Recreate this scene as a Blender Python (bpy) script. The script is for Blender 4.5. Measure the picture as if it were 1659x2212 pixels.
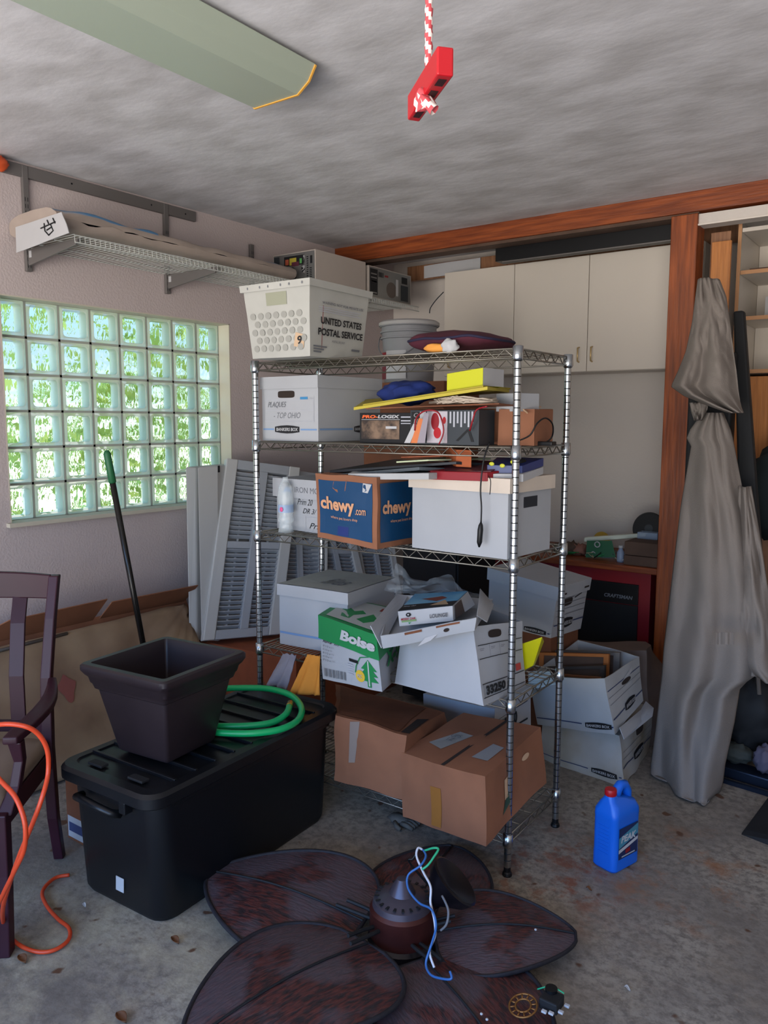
import bpy, bmesh, math, random
from mathutils import Vector, Matrix, Euler, noise
from math import sin, cos, pi, radians as RD

for _o in list(bpy.data.objects): bpy.data.objects.remove(_o)
SC = bpy.context.scene
COL = SC.collection

# ---------------------------------------------------------------- camera
FPX, PITCH, ROLL, YAW = 1714.13, 0.1148, 0.0019, 0.6280
CAM = Vector((3.692, 0.0, 1.5916))
_cy, _sy, _cp, _sp = cos(YAW), sin(YAW), cos(PITCH), sin(PITCH)
FWD = Vector((-_sy*_cp, _cy*_cp, -_sp)); _r0 = Vector((_cy, _sy, 0)); _u0 = _r0.cross(FWD)
RT = _r0*cos(ROLL)+_u0*sin(ROLL); UP = -_r0*sin(ROLL)+_u0*cos(ROLL)
cd = bpy.data.cameras.new('camera'); cam = bpy.data.objects.new('camera', cd); COL.objects.link(cam)
cd.sensor_fit = 'VERTICAL'; cd.sensor_height = 36; cd.lens = FPX/2212*36; cd.clip_start = .05
cam.matrix_world = Matrix(((RT.x, UP.x, -FWD.x, CAM.x), (RT.y, UP.y, -FWD.y, CAM.y), (RT.z, UP.z, -FWD.z, CAM.z), (0, 0, 0, 1)))
SC.camera = cam

def A(px, py, x=None, y=None, z=None):
    """point of the real plane x=, y= or z= that the surveyed photo position sees"""
    d = FWD*FPX+RT*(px-829.5)-UP*(py-1106)
    if x is not None: t = (x-CAM.x)/d.x
    elif y is not None: t = (y-CAM.y)/d.y
    else: t = (z-CAM.z)/d.z
    return CAM+d*t

# ---------------------------------------------------------------- light
W = bpy.data.worlds.new('daylight'); SC.world = W; W.use_nodes = True
nt = W.node_tree; nt.nodes.clear()
out = nt.nodes.new('ShaderNodeOutputWorld'); bg = nt.nodes.new('ShaderNodeBackground')
tc = nt.nodes.new('ShaderNodeTexCoord'); sx_ = nt.nodes.new('ShaderNodeSeparateXYZ'); rp = nt.nodes.new('ShaderNodeValToRGB')
mp = nt.nodes.new('ShaderNodeMapRange'); mp.inputs[1].default_value = -1; mp.inputs[2].default_value = 1
nt.links.new(tc.outputs['Generated'], sx_.inputs[0]); nt.links.new(sx_.outputs[2], mp.inputs[0]); nt.links.new(mp.outputs[0], rp.inputs[0])
nt.links.new(rp.outputs[0], bg.inputs[0]); nt.links.new(bg.outputs[0], out.inputs[0])
e = rp.color_ramp.elements
e[0].position = 0; e[0].color = (.76, .71, .66, 1)          # sunlit pale driveway below the horizon
e[1].position = 1; e[1].color = (.13, .30, .68, 1)
for q, c_ in ((.44, (.76, .71, .66, 1)), (.49, (.42, .42, .40, 1)), (.53, (.20, .26, .32, 1)), (.62, (.15, .32, .66, 1))):
    k = e.new(q); k.color = c_
m1 = nt.nodes.new('ShaderNodeMapRange'); m1.inputs[1].default_value = .2; m1.inputs[2].default_value = -.5; m1.inputs[3].default_value = 4.0; m1.inputs[4].default_value = 15.0   # brighter towards the open door side
nt.links.new(sx_.outputs[1], m1.inputs[0]); nt.links.new(m1.outputs[0], bg.inputs[1])
sd = bpy.data.lights.new('sun', 'SUN'); sd.energy = 4.0; sd.angle = .01; sd.color = (1, .93, .82)
sun = bpy.data.objects.new('sun', sd); COL.objects.link(sun)
sun.rotation_euler = Vector((-.10, .45, -.90)).to_track_quat('-Z', 'Y').to_euler()   # high behind the open door, reaches the driveway side only
pl = bpy.data.lights.new('door_daylight', 'AREA'); pl.shape = 'RECTANGLE'; pl.size = 5.0; pl.size_y = 2.15; pl.energy = 1
po = bpy.data.objects.new('door_daylight', pl); COL.objects.link(po); po.location = (3.1, -1.85, 1.1); po.rotation_euler = (RD(90), 0, 0)
pl.cycles.is_portal = True
SC.view_settings.view_transform = 'Standard'; SC.view_settings.look = 'None'; SC.view_settings.gamma = 1
SC.view_settings.use_curve_mapping = False; SC.view_settings.exposure = -0.16

# ---------------------------------------------------------------- materials
def C3(h):
    h = h.lstrip('#'); v = [int(h[i:i+2], 16)/255 for i in (0, 2, 4)]
    return tuple((c/12.92 if c <= .04045 else ((c+.055)/1.055)**2.4) for c in v)
_M = {}
def mat(name, col, rough=.6, metal=0, var=.0, vs=8, col2=None, bump=0, bs=40, alpha=1, trans=0, spec=.5, coat=0, emit=None, stretch=None, ior=1.45):
    if name in _M: return _M[name]
    m = bpy.data.materials.new(name); m.use_nodes = True; n = m.node_tree; b = n.nodes['Principled BSDF']
    col = C3(col) if isinstance(col, str) else col
    b.inputs['Base Color'].default_value = (*col, 1); b.inputs['Roughness'].default_value = rough; b.inputs['Metallic'].default_value = metal
    b.inputs['Alpha'].default_value = alpha; b.inputs['Transmission Weight'].default_value = trans; b.inputs['Specular IOR Level'].default_value = spec
    b.inputs['Coat Weight'].default_value = coat; b.inputs['IOR'].default_value = ior
    if var or col2 or bump:
        t = n.nodes.new('ShaderNodeTexCoord'); mpn = n.nodes.new('ShaderNodeMapping'); n.links.new(t.outputs['Object'], mpn.inputs[0])
        if stretch: mpn.inputs['Scale'].default_value = stretch
    if var or col2:
        nz = n.nodes.new('ShaderNodeTexNoise'); nz.inputs['Scale'].default_value = vs; nz.inputs['Detail'].default_value = 6
        n.links.new(mpn.outputs[0], nz.inputs['Vector'])
        rm = n.nodes.new('ShaderNodeValToRGB'); n.links.new(nz.outputs[0], rm.inputs[0])
        c2 = (C3(col2) if isinstance(col2, str) else col2) if col2 else tuple(c*(1-var) for c in col)
        rm.color_ramp.elements[0].position = .35; rm.color_ramp.elements[0].color = (*c2, 1)
        rm.color_ramp.elements[1].position = .65; rm.color_ramp.elements[1].color = (*col, 1)
        n.links.new(rm.outputs[0], b.inputs['Base Color'])
    if bump:
        nb = n.nodes.new('ShaderNodeTexNoise'); nb.inputs['Scale'].default_value = bs; nb.inputs['Detail'].default_value = 4
        n.links.new(mpn.outputs[0], nb.inputs['Vector'])
        bu = n.nodes.new('ShaderNodeBump'); bu.inputs['Strength'].default_value = bump; bu.inputs['Distance'].default_value = .01
        n.links.new(nb.outputs[0], bu.inputs['Height']); n.links.new(bu.outputs[0], b.inputs['Normal'])
    _M[name] = m
    return m
def wood(name, c1, c2, axis='X', scale=6, rough=.45, coat=0):
    if name in _M: return _M[name]
    st = {'X': (.6, 9, 9), 'Y': (9, .6, 9), 'Z': (9, 9, .6)}[axis]
    m = mat(name, c1, rough, col2=c2, vs=scale, stretch=st, bump=.15, bs=scale*2, coat=coat)
    return m

WHITE = mat('white_paperboard', '#a6a8ac', .7, var=.07, vs=5)
WHITE2 = mat('worn_white_paperboard', '#adaeaf', .75, var=.14, vs=4)
STAINB = mat('stained_white_paperboard', '#aeaeac', .8, col2='#958a76', vs=3.2)
KRAFT = mat('brown_cardboard', '#8f5d42', .8, var=.18, vs=6)
KRAFTD = mat('dark_brown_cardboard', '#7a4a30', .8, var=.3, vs=6)
KRAFTL = mat('pale_cardboard', '#c9a685', .8, var=.1, vs=6)
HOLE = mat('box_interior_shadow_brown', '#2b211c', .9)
INK = mat('black_ink', '#15161a', .6); INKG = mat('grey_ink', '#6b6d72', .7); BLUEL = mat('blue_line_ink', '#6f8fb8', .6)
NAVY = mat('navy_line_ink', '#333e63', .6); PENC = mat('light_grey_ink', '#a9abb3', .7)
CHROME = mat('zinc_chrome', '#b3b8bc', .22, 1); CHROMED = mat('dull_zinc_wire', '#8f8a80', .38, .9); GROOVE = mat('dark_groove', '#17181a', .6)
BLK = mat('black_plastic', '#0b0c0f', .42, spec=.4); BLKM = mat('black_matte', '#111215', .7); RUB = mat('rubber_black', '#15161a', .8)
DGREY = mat('dark_grey_plastic', '#2d3338', .5)
GREYP = mat('grey_paint_metal', '#6f6b69', .5, .3)
WIREW = mat('white_coated_wire', '#b9bbb6', .45)
PCG = mat('pc_beige_metal', '#b3a9a0', .55, var=.04); PCS = mat('pc_silver_metal', '#8c8d8c', .4, .7)
RED = mat('red_paint', '#86121e', .45); REDP = mat('red_plastic', '#a80e1b', .4)
BLUEP = mat('blue_plastic', '#0f5fc8', .35); BLUED = mat('dark_blue_ink', '#122a6a', .5)
SHUT = mat('grey_shutter_plastic', '#a2a6ac', .5); SHUTW = mat('pale_shutter_plastic', '#bcbcba', .5)
CLOTHB = mat('blue_cloth', '#152a6b', .9, var=.3, vs=20); MAROON = mat('maroon_cloth', '#4a1628', .85, var=.35, vs=14)
YEL = mat('yellow_card', '#b9ba14', .6); YELD = mat('mustard_yellow_edge', '#b3a338', .6)
ORCL = mat('orange_cloth', '#d38a34', .85, var=.15, vs=12); GRCL = mat('grey_lilac_cloth', '#8e8d9c', .9, var=.2, vs=12)
GRN = mat('green_ink', '#1f7d45', .55); GRNH = mat('green_hose_rubber', '#0fa05a', .3); BRASS = mat('brass', '#c9a04a', .3, 1)
ORC = mat('orange_cord_rubber', '#c8411e', .4)
PLAN = mat('bronze_brown_resin', '#2b2226', .42, var=.3, vs=3)
MAH = mat('dark_mahogany_lacquer', '#351420', .45, var=.3, vs=3, spec=.35); SEATF = mat('beige_seat_fabric', '#7d6b5c', .9, var=.1)
CANV = mat('beige_canvas', '#7f766f', .9, var=.06, vs=3, bump=.2, bs=200)
CEDAR = wood('cedar_board', '#93491f', '#6b2f12', 'X'); CEDARZ = wood('cedar_post', '#9b4d1e', '#723513', 'Z')
PLY = wood('brown_plywood', '#946a4c', '#7c563c', 'Z'); PLYO = wood('orange_plywood', '#c07c3e', '#a3642d', 'Z')
EDGE = mat('bare_wood_edge', '#b98a62', .7); MELA = mat('white_melamine', '#d2c9bd', .4, var=.03, vs=2)
DUSTY = mat('dusty_dark_wood', '#5b463a', .8, var=.3)
CLEAR = mat('clear_plastic', '#dfe8ea', .12, trans=.0, alpha=.32, spec=.8)
FILM = mat('clear_film', '#cfd8de', .2, alpha=.2, spec=.8)
PAPER = mat('white_paper', '#b2b2b4', .7, var=.03); TAPE = mat('tan_tape', '#b99a6e', .3)

# ---------------------------------------------------------------- builders
def tag(o, label=None, cat=None, group=None, kind=None):
    if label: o['label'] = label
    if cat: o['category'] = cat
    if group: o['group'] = group
    if kind: o['kind'] = kind
    return o
def thing(name, label, cat, loc, rz=0, group=None, kind=None):
    o = bpy.data.objects.new(name, None); COL.objects.link(o); o.location = loc; o.rotation_euler = (0, 0, rz)
    o.empty_display_size = .05
    return tag(o, label, cat, group, kind)
def link(name, me, mats, parent=None, world=False, smooth=False):
    o = bpy.data.objects.new(name, me); COL.objects.link(o)
    for m in (mats if isinstance(mats, (list, tuple)) else [mats]): me.materials.append(m)
    if smooth:
        for p in me.polygons: p.use_smooth = True
    if parent:
        o.parent = parent
        if world:                                             # vertices are in world space
            M = Matrix.Translation(parent.location) @ parent.rotation_euler.to_matrix().to_4x4()
            if parent.parent:
                g = parent.parent
                M = Matrix.Translation(g.location) @ g.rotation_euler.to_matrix().to_4x4() @ M
            me.transform(M.inverted())
    return o
def copy_tree(o, parent=None):
    c = o.copy(); COL.objects.link(c); c.parent = parent
    for ch in [q for q in bpy.data.objects if q.parent == o]: copy_tree(ch, c)
    return c

class MB:
    def __init__(s): s.bm = bmesh.new(); s.mi = 0
    def _f(s, vs):
        try:
            f = s.bm.faces.new(vs); f.material_index = s.mi; return f
        except ValueError: return None
    def hexa(s, c):
        v = [s.bm.verts.new(Vector(p)) for p in c]
        for q in ((3, 2, 1, 0), (4, 5, 6, 7), (0, 1, 5, 4), (1, 2, 6, 5), (2, 3, 7, 6), (3, 0, 4, 7)): s._f([v[i] for i in q])
        return s
    def box(s, x0, x1, y0, y1, z0, z1, M=None):
        c = [Vector(p) for p in ((x0, y0, z0), (x1, y0, z0), (x1, y1, z0), (x0, y1, z0), (x0, y0, z1), (x1, y0, z1), (x1, y1, z1), (x0, y1, z1))]
        if M: c = [M @ p for p in c]
        return s.hexa(c)
    def poly(s, pts): s._f([s.bm.verts.new(Vector(p)) for p in pts]); return s
    def tube(s, pts, r, n=8, closed=False, caps=True):
        pts = [Vector(p) for p in pts]; N = len(pts); rings = []; up = None
        for i, p in enumerate(pts):
            a = pts[(i-1) % N] if (i > 0 or closed) else p; b = pts[(i+1) % N] if (i < N-1 or closed) else p
            t = (b-a); t = t.normalized() if t.length > 1e-9 else Vector((0, 0, 1))
            if up is None:
                up = Vector((0, 0, 1)) if abs(t.z) < .9 else Vector((1, 0, 0))
            x = up.cross(t)
            if x.length < 1e-6: x = Vector((1, 0, 0)).cross(t)
            x.normalize(); y = t.cross(x); up = y
            rr = r[i] if isinstance(r, (list, tuple)) else r
            rings.append([s.bm.verts.new(p+x*(cos(2*pi*k/n)*rr)+y*(sin(2*pi*k/n)*rr)) for k in range(n)])
        for i in range(N if closed else N-1):
            a, b = rings[i], rings[(i+1) % N]
            for k in range(n): s._f([a[k], a[(k+1) % n], b[(k+1) % n], b[k]])
        if caps and not closed: s._f(rings[0][::-1]); s._f(rings[-1])
        return s
    def lathe(s, prof, n=24, M=None, mis=None, cap=True):
        M = M or Matrix(); rings = []
        for (r, z) in prof: rings.append([s.bm.verts.new(M @ Vector((r*cos(2*pi*k/n), r*sin(2*pi*k/n), z))) for k in range(n)])
        for i in range(len(prof)-1):
            if mis: s.mi = mis[i]
            for k in range(n): s._f([rings[i][k], rings[i][(k+1) % n], rings[i+1][(k+1) % n], rings[i+1][k]])
        if cap:
            if prof[0][0] > 1e-5: s._f(rings[0][::-1])
            if prof[-1][0] > 1e-5: s._f(rings[-1])
        return s
    def grid(s, fn, nu, nv):
        v = [[s.bm.verts.new(fn(i/nu, j/nv)) for j in range(nv+1)] for i in range(nu+1)]
        for i in range(nu):
            for j in range(nv): s._f([v[i][j], v[i+1][j], v[i+1][j+1], v[i][j+1]])
        return s
    def blob(s, c, r, nu=16, nv=10, amp=0, sc=5, seed=0):
        c = Vector(c); sd_ = Vector((seed*3.1, seed*1.7, seed*.9))
        def fn(u, v):
            a = 2*pi*u; b = pi*(v-.5); d = Vector((cos(a)*cos(b), sin(a)*cos(b), sin(b)))
            k = 1+amp*noise.noise(d*sc*.5+sd_)
            return c+Vector((d.x*r[0]*k, d.y*r[1]*k, d.z*r[2]*k))
        return s.grid(fn, nu, nv)
    def build(s, name, mats, parent=None, world=False, smooth=False, bevel=0, solid=0, sub=0, auto=False):
        bmesh.ops.remove_doubles(s.bm, verts=s.bm.verts, dist=1e-6)
        bmesh.ops.recalc_face_normals(s.bm, faces=s.bm.faces)
        me = bpy.data.meshes.new(name); s.bm.to_mesh(me); s.bm.free()
        o = link(name, me, mats, parent, world, smooth)
        if auto: 
            for p in me.polygons: p.use_smooth = True
            try: me.set_sharp_from_angle(angle=RD(35))
            except Exception: pass
        if solid: m = o.modifiers.new('s', 'SOLIDIFY'); m.thickness = solid; m.offset = 0
        if bevel: m = o.modifiers.new('b', 'BEVEL'); m.width = bevel; m.segments = 2; m.limit_method = 'ANGLE'
        if sub: m = o.modifiers.new('u', 'SUBSURF'); m.levels = sub; m.render_levels = sub
        return o

_TX = {}
def text_data(body, bold=0, shear=0):
    k = (body, bold, shear)
    if k in _TX: return _TX[k]
    cu = bpy.data.curves.new('t', 'FONT'); cu.body = body; cu.size = 1; cu.offset = bold; cu.shear = shear; cu.resolution_u = 3
    o = bpy.data.objects.new('t', cu); COL.objects.link(o)
    me = bpy.data.meshes.new_from_object(o.evaluated_get(bpy.context.evaluated_depsgraph_get()))
    vs = [(v.co.x, v.co.y) for v in me.vertices]; fs = [tuple(p.vertices) for p in me.polygons]
    bpy.data.objects.remove(o); bpy.data.curves.remove(cu); bpy.data.meshes.remove(me)
    x0 = min(v[0] for v in vs); x1 = max(v[0] for v in vs); y0 = min(v[1] for v in vs); y1 = max(v[1] for v in vs)
    vs = [((x-x0)/(x1-x0), (y-y0)/(y1-y0)) for x, y in vs]
    _TX[k] = (vs, fs); return _TX[k]

FC = {'F': (0, 1, 5, 4), 'R': (1, 2, 6, 5), 'B': (2, 3, 7, 6), 'L': (3, 0, 4, 7), 'U': (4, 5, 6, 7), 'D': (3, 2, 1, 0)}
class Box8:
    """eight corners: bottom LF RF RB LB then top; the sides may bow and crease like real cardboard"""
    def __init__(s, c, amp=0.0, sc=6, seed=0): s.c = [Vector(p) for p in c]; s.amp = amp; s.sc = sc; s.sd = Vector((seed*1.3, seed*.7, seed*2.1))
    def disp(s, p):
        if not s.amp: return p
        q = p*s.sc+s.sd
        return p+Vector((noise.noise(q), noise.noise(q+Vector((9, 3, 1))), noise.noise(q+Vector((2, 7, 5)))*.6))*s.amp
    def P(s, f, u, v, off=0):
        a, b, c, d = [s.c[i] for i in FC[f]]
        p = a*(1-u)*(1-v)+b*u*(1-v)+c*u*v+d*(1-u)*v
        nrm = (b-a).cross(d-a).normalized()
        return s.disp(p)+nrm*off
    def mesh(s, name, m, parent, faces='FRBLUD', n=10, solid=0, bevel=.0015, u1=1):
        b = MB()
        for f in faces: b.grid(lambda u, v: s.P(f, u, v), 2*n if s.amp else 1, 2*n if s.amp else 1)
        o = b.build(name, m, parent, True, bevel=0 if s.amp or solid else bevel, solid=0)
        if solid: md = o.modifiers.new('s', 'SOLIDIFY'); md.thickness = solid; md.offset = -1
        return o
    def marks(s, name, parent, items, label=None):
        """items: (face, kind, rect or points, material, extra)"""
        b = MB(); mats = []
        for k, it in enumerate(items):
            f, kind, g, m = it[:4]; ex = it[4] if len(it) > 4 else None
            if m not in mats: mats.append(m)
            b.mi = mats.index(m); off = (.0009 if not s.amp else .0022)+.00025*(k % 8)
            if kind == 'rect':
                u0, v0, u1, v1 = g; nn = max(1, int(12*(u1-u0))); b.grid(lambda u, v: s.P(f, u0+(u1-u0)*u, v0+(v1-v0)*v, off), nn, max(1, int(12*(v1-v0))))
            elif kind == 'poly': b.poly([s.P(f, u, v, off) for u, v in g])
            elif kind == 'oval':
                u0, v0, u1, v1 = g; p = ex or 2.0
                b.poly([s.P(f, (u0+u1)/2+(u1-u0)/2*math.copysign(abs(cos(t))**(2/p), cos(t)), (v0+v1)/2+(v1-v0)/2*math.copysign(abs(sin(t))**(2/p), sin(t)), off) for t in [2*pi*i/28 for i in range(28)]])
            elif kind == 'text':
                off += .0028 if s.amp else 0
                u0, v0, u1, v1 = g; body, bold, sh = (list(ex)+[0, 0])[:3]; vs, fs = text_data(body, bold, sh)
                vv = [b.bm.verts.new(s.P(f, u0+(u1-u0)*x, v0+(v1-v0)*y, off)) for x, y in vs]
                for q in fs: b._f([vv[i] for i in q])
            elif kind == 'line':
                (a0, b0), (a1, b1), w = g
                dx, dy = a1-a0, b1-b0; l = math.hypot(dx, dy) or 1; nx, ny = -dy/l*w, dx/l*w
                b.poly([s.P(f, a0+nx, b0+ny, off), s.P(f, a0-nx, b0-ny, off), s.P(f, a1-nx, b1-ny, off), s.P(f, a1+nx, b1+ny, off)])
        bmesh.ops.remove_doubles(b.bm, verts=b.bm.verts, dist=1e-7)
        me = bpy.data.meshes.new(name); b.bm.to_mesh(me); b.bm.free()
        o = link(name, me, mats, parent, True)
        if label: o['label'] = label
        return o
def bc(loc, rz, w, d, h, taper=1.0, rx=0, ry=0):
    R = Euler((rx, ry, rz)).to_matrix(); L = Vector(loc)
    return [L+R @ Vector((sx*w/2*(taper if z == 0 else 1), sy*d/2*(taper if z == 0 else 1), z)) for z in (0, h) for sx, sy in ((-1, -1), (1, -1), (1, 1), (-1, 1))]
def lidc(c, h, out=.006, up=.004):
    cb = sum((Vector(p) for p in c[4:]), Vector())/4; r = []
    for low in (True, False):
        for i in range(4):
            t = Vector(c[4+i]); b = Vector(c[i]); ax = (b-t).normalized(); o_ = t-cb; o_ = o_-ax*o_.dot(ax); o_.normalize()
            r.append(t+o_*out*1.4+(ax*h if low else -ax*up))
    return r
def cbase(c): return sum((Vector(p) for p in c[:4]), Vector())/4

def bankers(f, u0=.28, u1=.72, v0=.12, v1=.24, line=True, lc=None):
    """black lozenge with its white lettering and the blue line either side"""
    lc = lc or BLUEL; it = []
    if line: it += [(f, 'rect', (.02, (v0+v1)/2-.012, u0-.02, (v0+v1)/2+.012), lc), (f, 'rect', (u1+.02, (v0+v1)/2-.012, .98, (v0+v1)/2+.012), lc)]
    um = (u0+u1)/2; ds = (v1-v0)*.18
    it += [(f, 'poly', [(u0, v0+ds), (u0+(u1-u0)*.25, v0+ds*.3), (um, v0), (u1-(u1-u0)*.25, v0+ds*.3), (u1, v0+ds), (u1, v1-ds), (u1-(u1-u0)*.25, v1-ds*.3), (um, v1), (u0+(u1-u0)*.25, v1-ds*.3), (u0, v1-ds)], INK),
           (f, 'text', (u0+(u1-u0)*.06, v0+(v1-v0)*.3, u1-(u1-u0)*.06, v1-(v1-v0)*.3), PAPER, ('BANKERS BOX', .02, .1))]
    return it
exec_order = []

# ================================================================ SETTING
CEIL, WX, BY = 2.77, .09, 5.08
def struct(name, b, m, **k): o = b.build(name, m, **k); o['kind'] = 'structure'; return o
def concrete():
    m = bpy.data.materials.new('stained_concrete'); m.use_nodes = True; n = m.node_tree; L = n.links.new; b = n.nodes['Principled BSDF']
    t = n.nodes.new('ShaderNodeTexCoord')
    def nz(sc, det=6, rgh=.6):
        q = n.nodes.new('ShaderNodeTexNoise'); q.inputs['Scale'].default_value = sc; q.inputs['Detail'].default_value = det; q.inputs['Roughness'].default_value = rgh
        L(t.outputs['Object'], q.inputs['Vector']); return q.outputs[0]
    def ramp(src, stops):
        r = n.nodes.new('ShaderNodeValToRGB'); L(src, r.inputs[0]); el = r.color_ramp.elements
        el[0].position, el[0].color = stops[0][0], (*stops[0][1], 1); el[1].position, el[1].color = stops[-1][0], (*stops[-1][1], 1)
        for p_, c_ in stops[1:-1]: q = el.new(p_); q.color = (*c_, 1)
        return r.outputs[0]
    def mix(f, a, c):
        q = n.nodes.new('ShaderNodeMix'); q.data_type = 'RGBA'
        L(f, q.inputs[0]); L(a, q.inputs[6]); (L(c, q.inputs[7]) if not isinstance(c, tuple) else setattr(q.inputs[7], 'default_value', (*c, 1))); return q.outputs[2]
    base = ramp(nz(2.2), [(.3, C3('#6f675f')), (.5, C3('#8b8378')), (.72, C3('#a39a8b'))])
    fine = ramp(nz(30, 8, .75), [(.40, (0, 0, 0)), (.56, (1, 1, 1))])
    base = mix(fine, ramp(nz(30), [(0, C3('#6a625a')), (1, C3('#6f675f'))]), base)
    for (cx, cy, rad, col, sc, lo, hi) in ((2.62, 2.52, .42, C3('#7c3f1c'), 9, .50, .60), (2.95, 2.75, .5, C3('#8d5a33'), 6, .52, .66), (1.75, 1.15, .8, C3('#b3a98f'), 3, .42, .60), (2.3, 2.35, .5, C3('#4b4d50'), 4, .45, .6), (3.2, 1.8, .9, C3('#8d7f6c'), 4, .5, .65), (1.45, .95, .5, C3('#59544e'), 5, .45, .6)):
        v = n.nodes.new('ShaderNodeVectorMath'); v.operation = 'DISTANCE'; L(t.outputs['Object'], v.inputs[0]); v.inputs[1].default_value = (cx, cy, 0)
        mr = n.nodes.new('ShaderNodeMapRange'); mr.inputs[1].default_value = rad*.35; mr.inputs[2].default_value = rad; mr.inputs[3].default_value = 1; mr.inputs[4].default_value = 0
        L(v.outputs['Value'], mr.inputs[0]); mu = n.nodes.new('ShaderNodeMath'); mu.operation = 'MULTIPLY'
        L(mr.outputs[0], mu.inputs[0]); L(ramp(nz(sc, 8, .7), [(lo, (0, 0, 0)), (hi, (.75, .75, .75))]), mu.inputs[1]); base = mix(mu.outputs[0], base, col)
    specks = ramp(nz(14, 2, .4), [(.26, (1, 1, 1)), (.31, (0, 0, 0))]); base = mix(specks, base, C3('#5a3d2a'))
    L(base, b.inputs['Base Color']); b.inputs['Roughness'].default_value = .72
    bu = n.nodes.new('ShaderNodeBump'); bu.inputs['Strength'].default_value = .25; bu.inputs['Distance'].default_value = .01; L(nz(35), bu.inputs['Height']); L(bu.outputs[0], b.inputs['Normal'])
    return m
FLOORM = concrete()
WALLM = mat('pinkish_wall_paint', '#bfb2b0', .8, var=.05, vs=2, bump=.25, bs=90)
WALLB = mat('back_wall_paint', '#cdc5bd', .8, var=.04, vs=2, bump=.15, bs=60)
CEILM = mat('mottled_ceiling_plaster', '#d6d5d8', .9, col2='#bab8b9', vs=3.2, stretch=(1, 1.7, 1), bump=.25, bs=9)
_n = CEILM.node_tree
TRIMW = mat('pale_reveal_paint', '#c3bcab', .7)
XR, YF = 6.4, -1.85
struct('floor', MB().box(-.15, XR, YF-.2, BY+.2, -.1, 0), FLOORM)
struct('ceiling', MB().box(-.15, XR, YF-.2, BY+.2, CEIL, CEIL+.12), CEILM)
wy0, wy1, wz0, wz1 = 1.967, 3.380, 1.104, 2.164
b = MB(); y0, y1 = YF-.2, BY+.2
b.box(-.11, WX, y0, y1, 0, wz0).box(-.11, WX, y0, y1, wz1, CEIL).box(-.11, WX, y0, wy0, wz0, wz1).box(-.11, WX, wy1, y1, wz0, wz1)
struct('wall_left', b, WALLM)
struct('wall_back', MB().box(WX, XR, BY, BY+.12, 0, CEIL), WALLB)
struct('wall_right', MB().box(XR, XR+.12, YF-.2, BY+.2, 0, CEIL), WALLB)
b = MB(); b.box(WX, XR, YF-.15, YF, 2.2, CEIL).box(WX, .55, YF-.15, YF, 0, 2.2).box(5.7, XR, YF-.15, YF, 0, 2.2); struct('wall_front', b, WALLB)
# reveal lining round the glass blocks
b = MB(); t_ = .006
b.box(0, WX+.001, wy1-t_, wy1, wz0, wz1).box(0, WX+.001, wy0, wy0+t_, wz0, wz1).box(0, WX+.001, wy0, wy1, wz1-t_, wz1).box(0, WX+.03, wy0-.02, wy1+.02, wz0-.015, wz0+.004)
struct('trim_1', b, TRIMW)
# ---- glass block window
win = thing('window_1', 'glass block window of forty-eight wavy squares in the left wall', 'window', (0, wy0, wz0), kind='structure')
MORT = mat('grey_mortar', '#a3a79d', .8)
P_ = .1766; b = MB()
for i in range(9): b.box(-.08, -.006, i*P_-.006, i*P_+.006, 0, 6*P_)
for j in range(7): b.box(-.08, -.006, 0, 8*P_, j*P_-.006, j*P_+.006)
b.build('mortar_grid', MORT, win)
def shader(name, build):
    m = bpy.data.materials.new(name); m.use_nodes = True; n = m.node_tree; n.nodes.clear(); o = n.nodes.new('ShaderNodeOutputMaterial'); n.links.new(build(n), o.inputs[0]); return m
def mixs(n, f, a, c):
    q = n.nodes.new('ShaderNodeMixShader'); (n.links.new(f, q.inputs[0]) if not isinstance(f, float) else setattr(q.inputs[0], 'default_value', f)); n.links.new(a, q.inputs[1]); n.links.new(c, q.inputs[2]); return q.outputs[0]
def _side(n):
    a = n.nodes.new('ShaderNodeBsdfTranslucent'); a.inputs[0].default_value = (.84, .88, .76, 1); d = n.nodes.new('ShaderNodeBsdfDiffuse'); d.inputs[0].default_value = (.88, .90, .82, 1)
    t = n.nodes.new('ShaderNodeBsdfTransparent'); t.inputs[0].default_value = (.92, .96, .92, 1)
    return mixs(n, .25, mixs(n, .4, a.outputs[0], d.outputs[0]), t.outputs[0])
def _front(n):
    t = n.nodes.new('ShaderNodeBsdfTransparent'); t.inputs[0].default_value = (.90, .97, .93, 1); g = n.nodes.new('ShaderNodeBsdfGlossy'); g.inputs['Roughness'].default_value = .08
    lw = n.nodes.new('ShaderNodeFresnel'); lw.inputs[0].default_value = 1.35; return mixs(n, lw.outputs[0], t.outputs[0], g.outputs[0])
def _rear(n):
    r = n.nodes.new('ShaderNodeBsdfRefraction'); r.inputs['IOR'].default_value = 1.25; r.inputs['Roughness'].default_value = .03; r.inputs[0].default_value = (.92, 1, .95, 1)
    tc_ = n.nodes.new('ShaderNodeTexCoord'); mp_ = n.nodes.new('ShaderNodeMapping'); mp_.inputs['Scale'].default_value = (1, 1.6, .7); n.links.new(tc_.outputs['Object'], mp_.inputs[0])
    nz = n.nodes.new('ShaderNodeTexNoise'); nz.inputs['Scale'].default_value = 22; nz.inputs['Detail'].default_value = 1.5; n.links.new(mp_.outputs[0], nz.inputs['Vector'])
    bu = n.nodes.new('ShaderNodeBump'); bu.inputs['Strength'].default_value = 1; bu.inputs['Distance'].default_value = .009; n.links.new(nz.outputs[0], bu.inputs['Height']); n.links.new(bu.outputs[0], r.inputs['Normal'])
    return r.outputs[0]
GS, GF, GR_ = shader('glass_block_side', _side), shader('glass_block_pane', _front), shader('wavy_glass_pane', _rear)
b = MB(); q = P_/2-.006; k = q-.012
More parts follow.
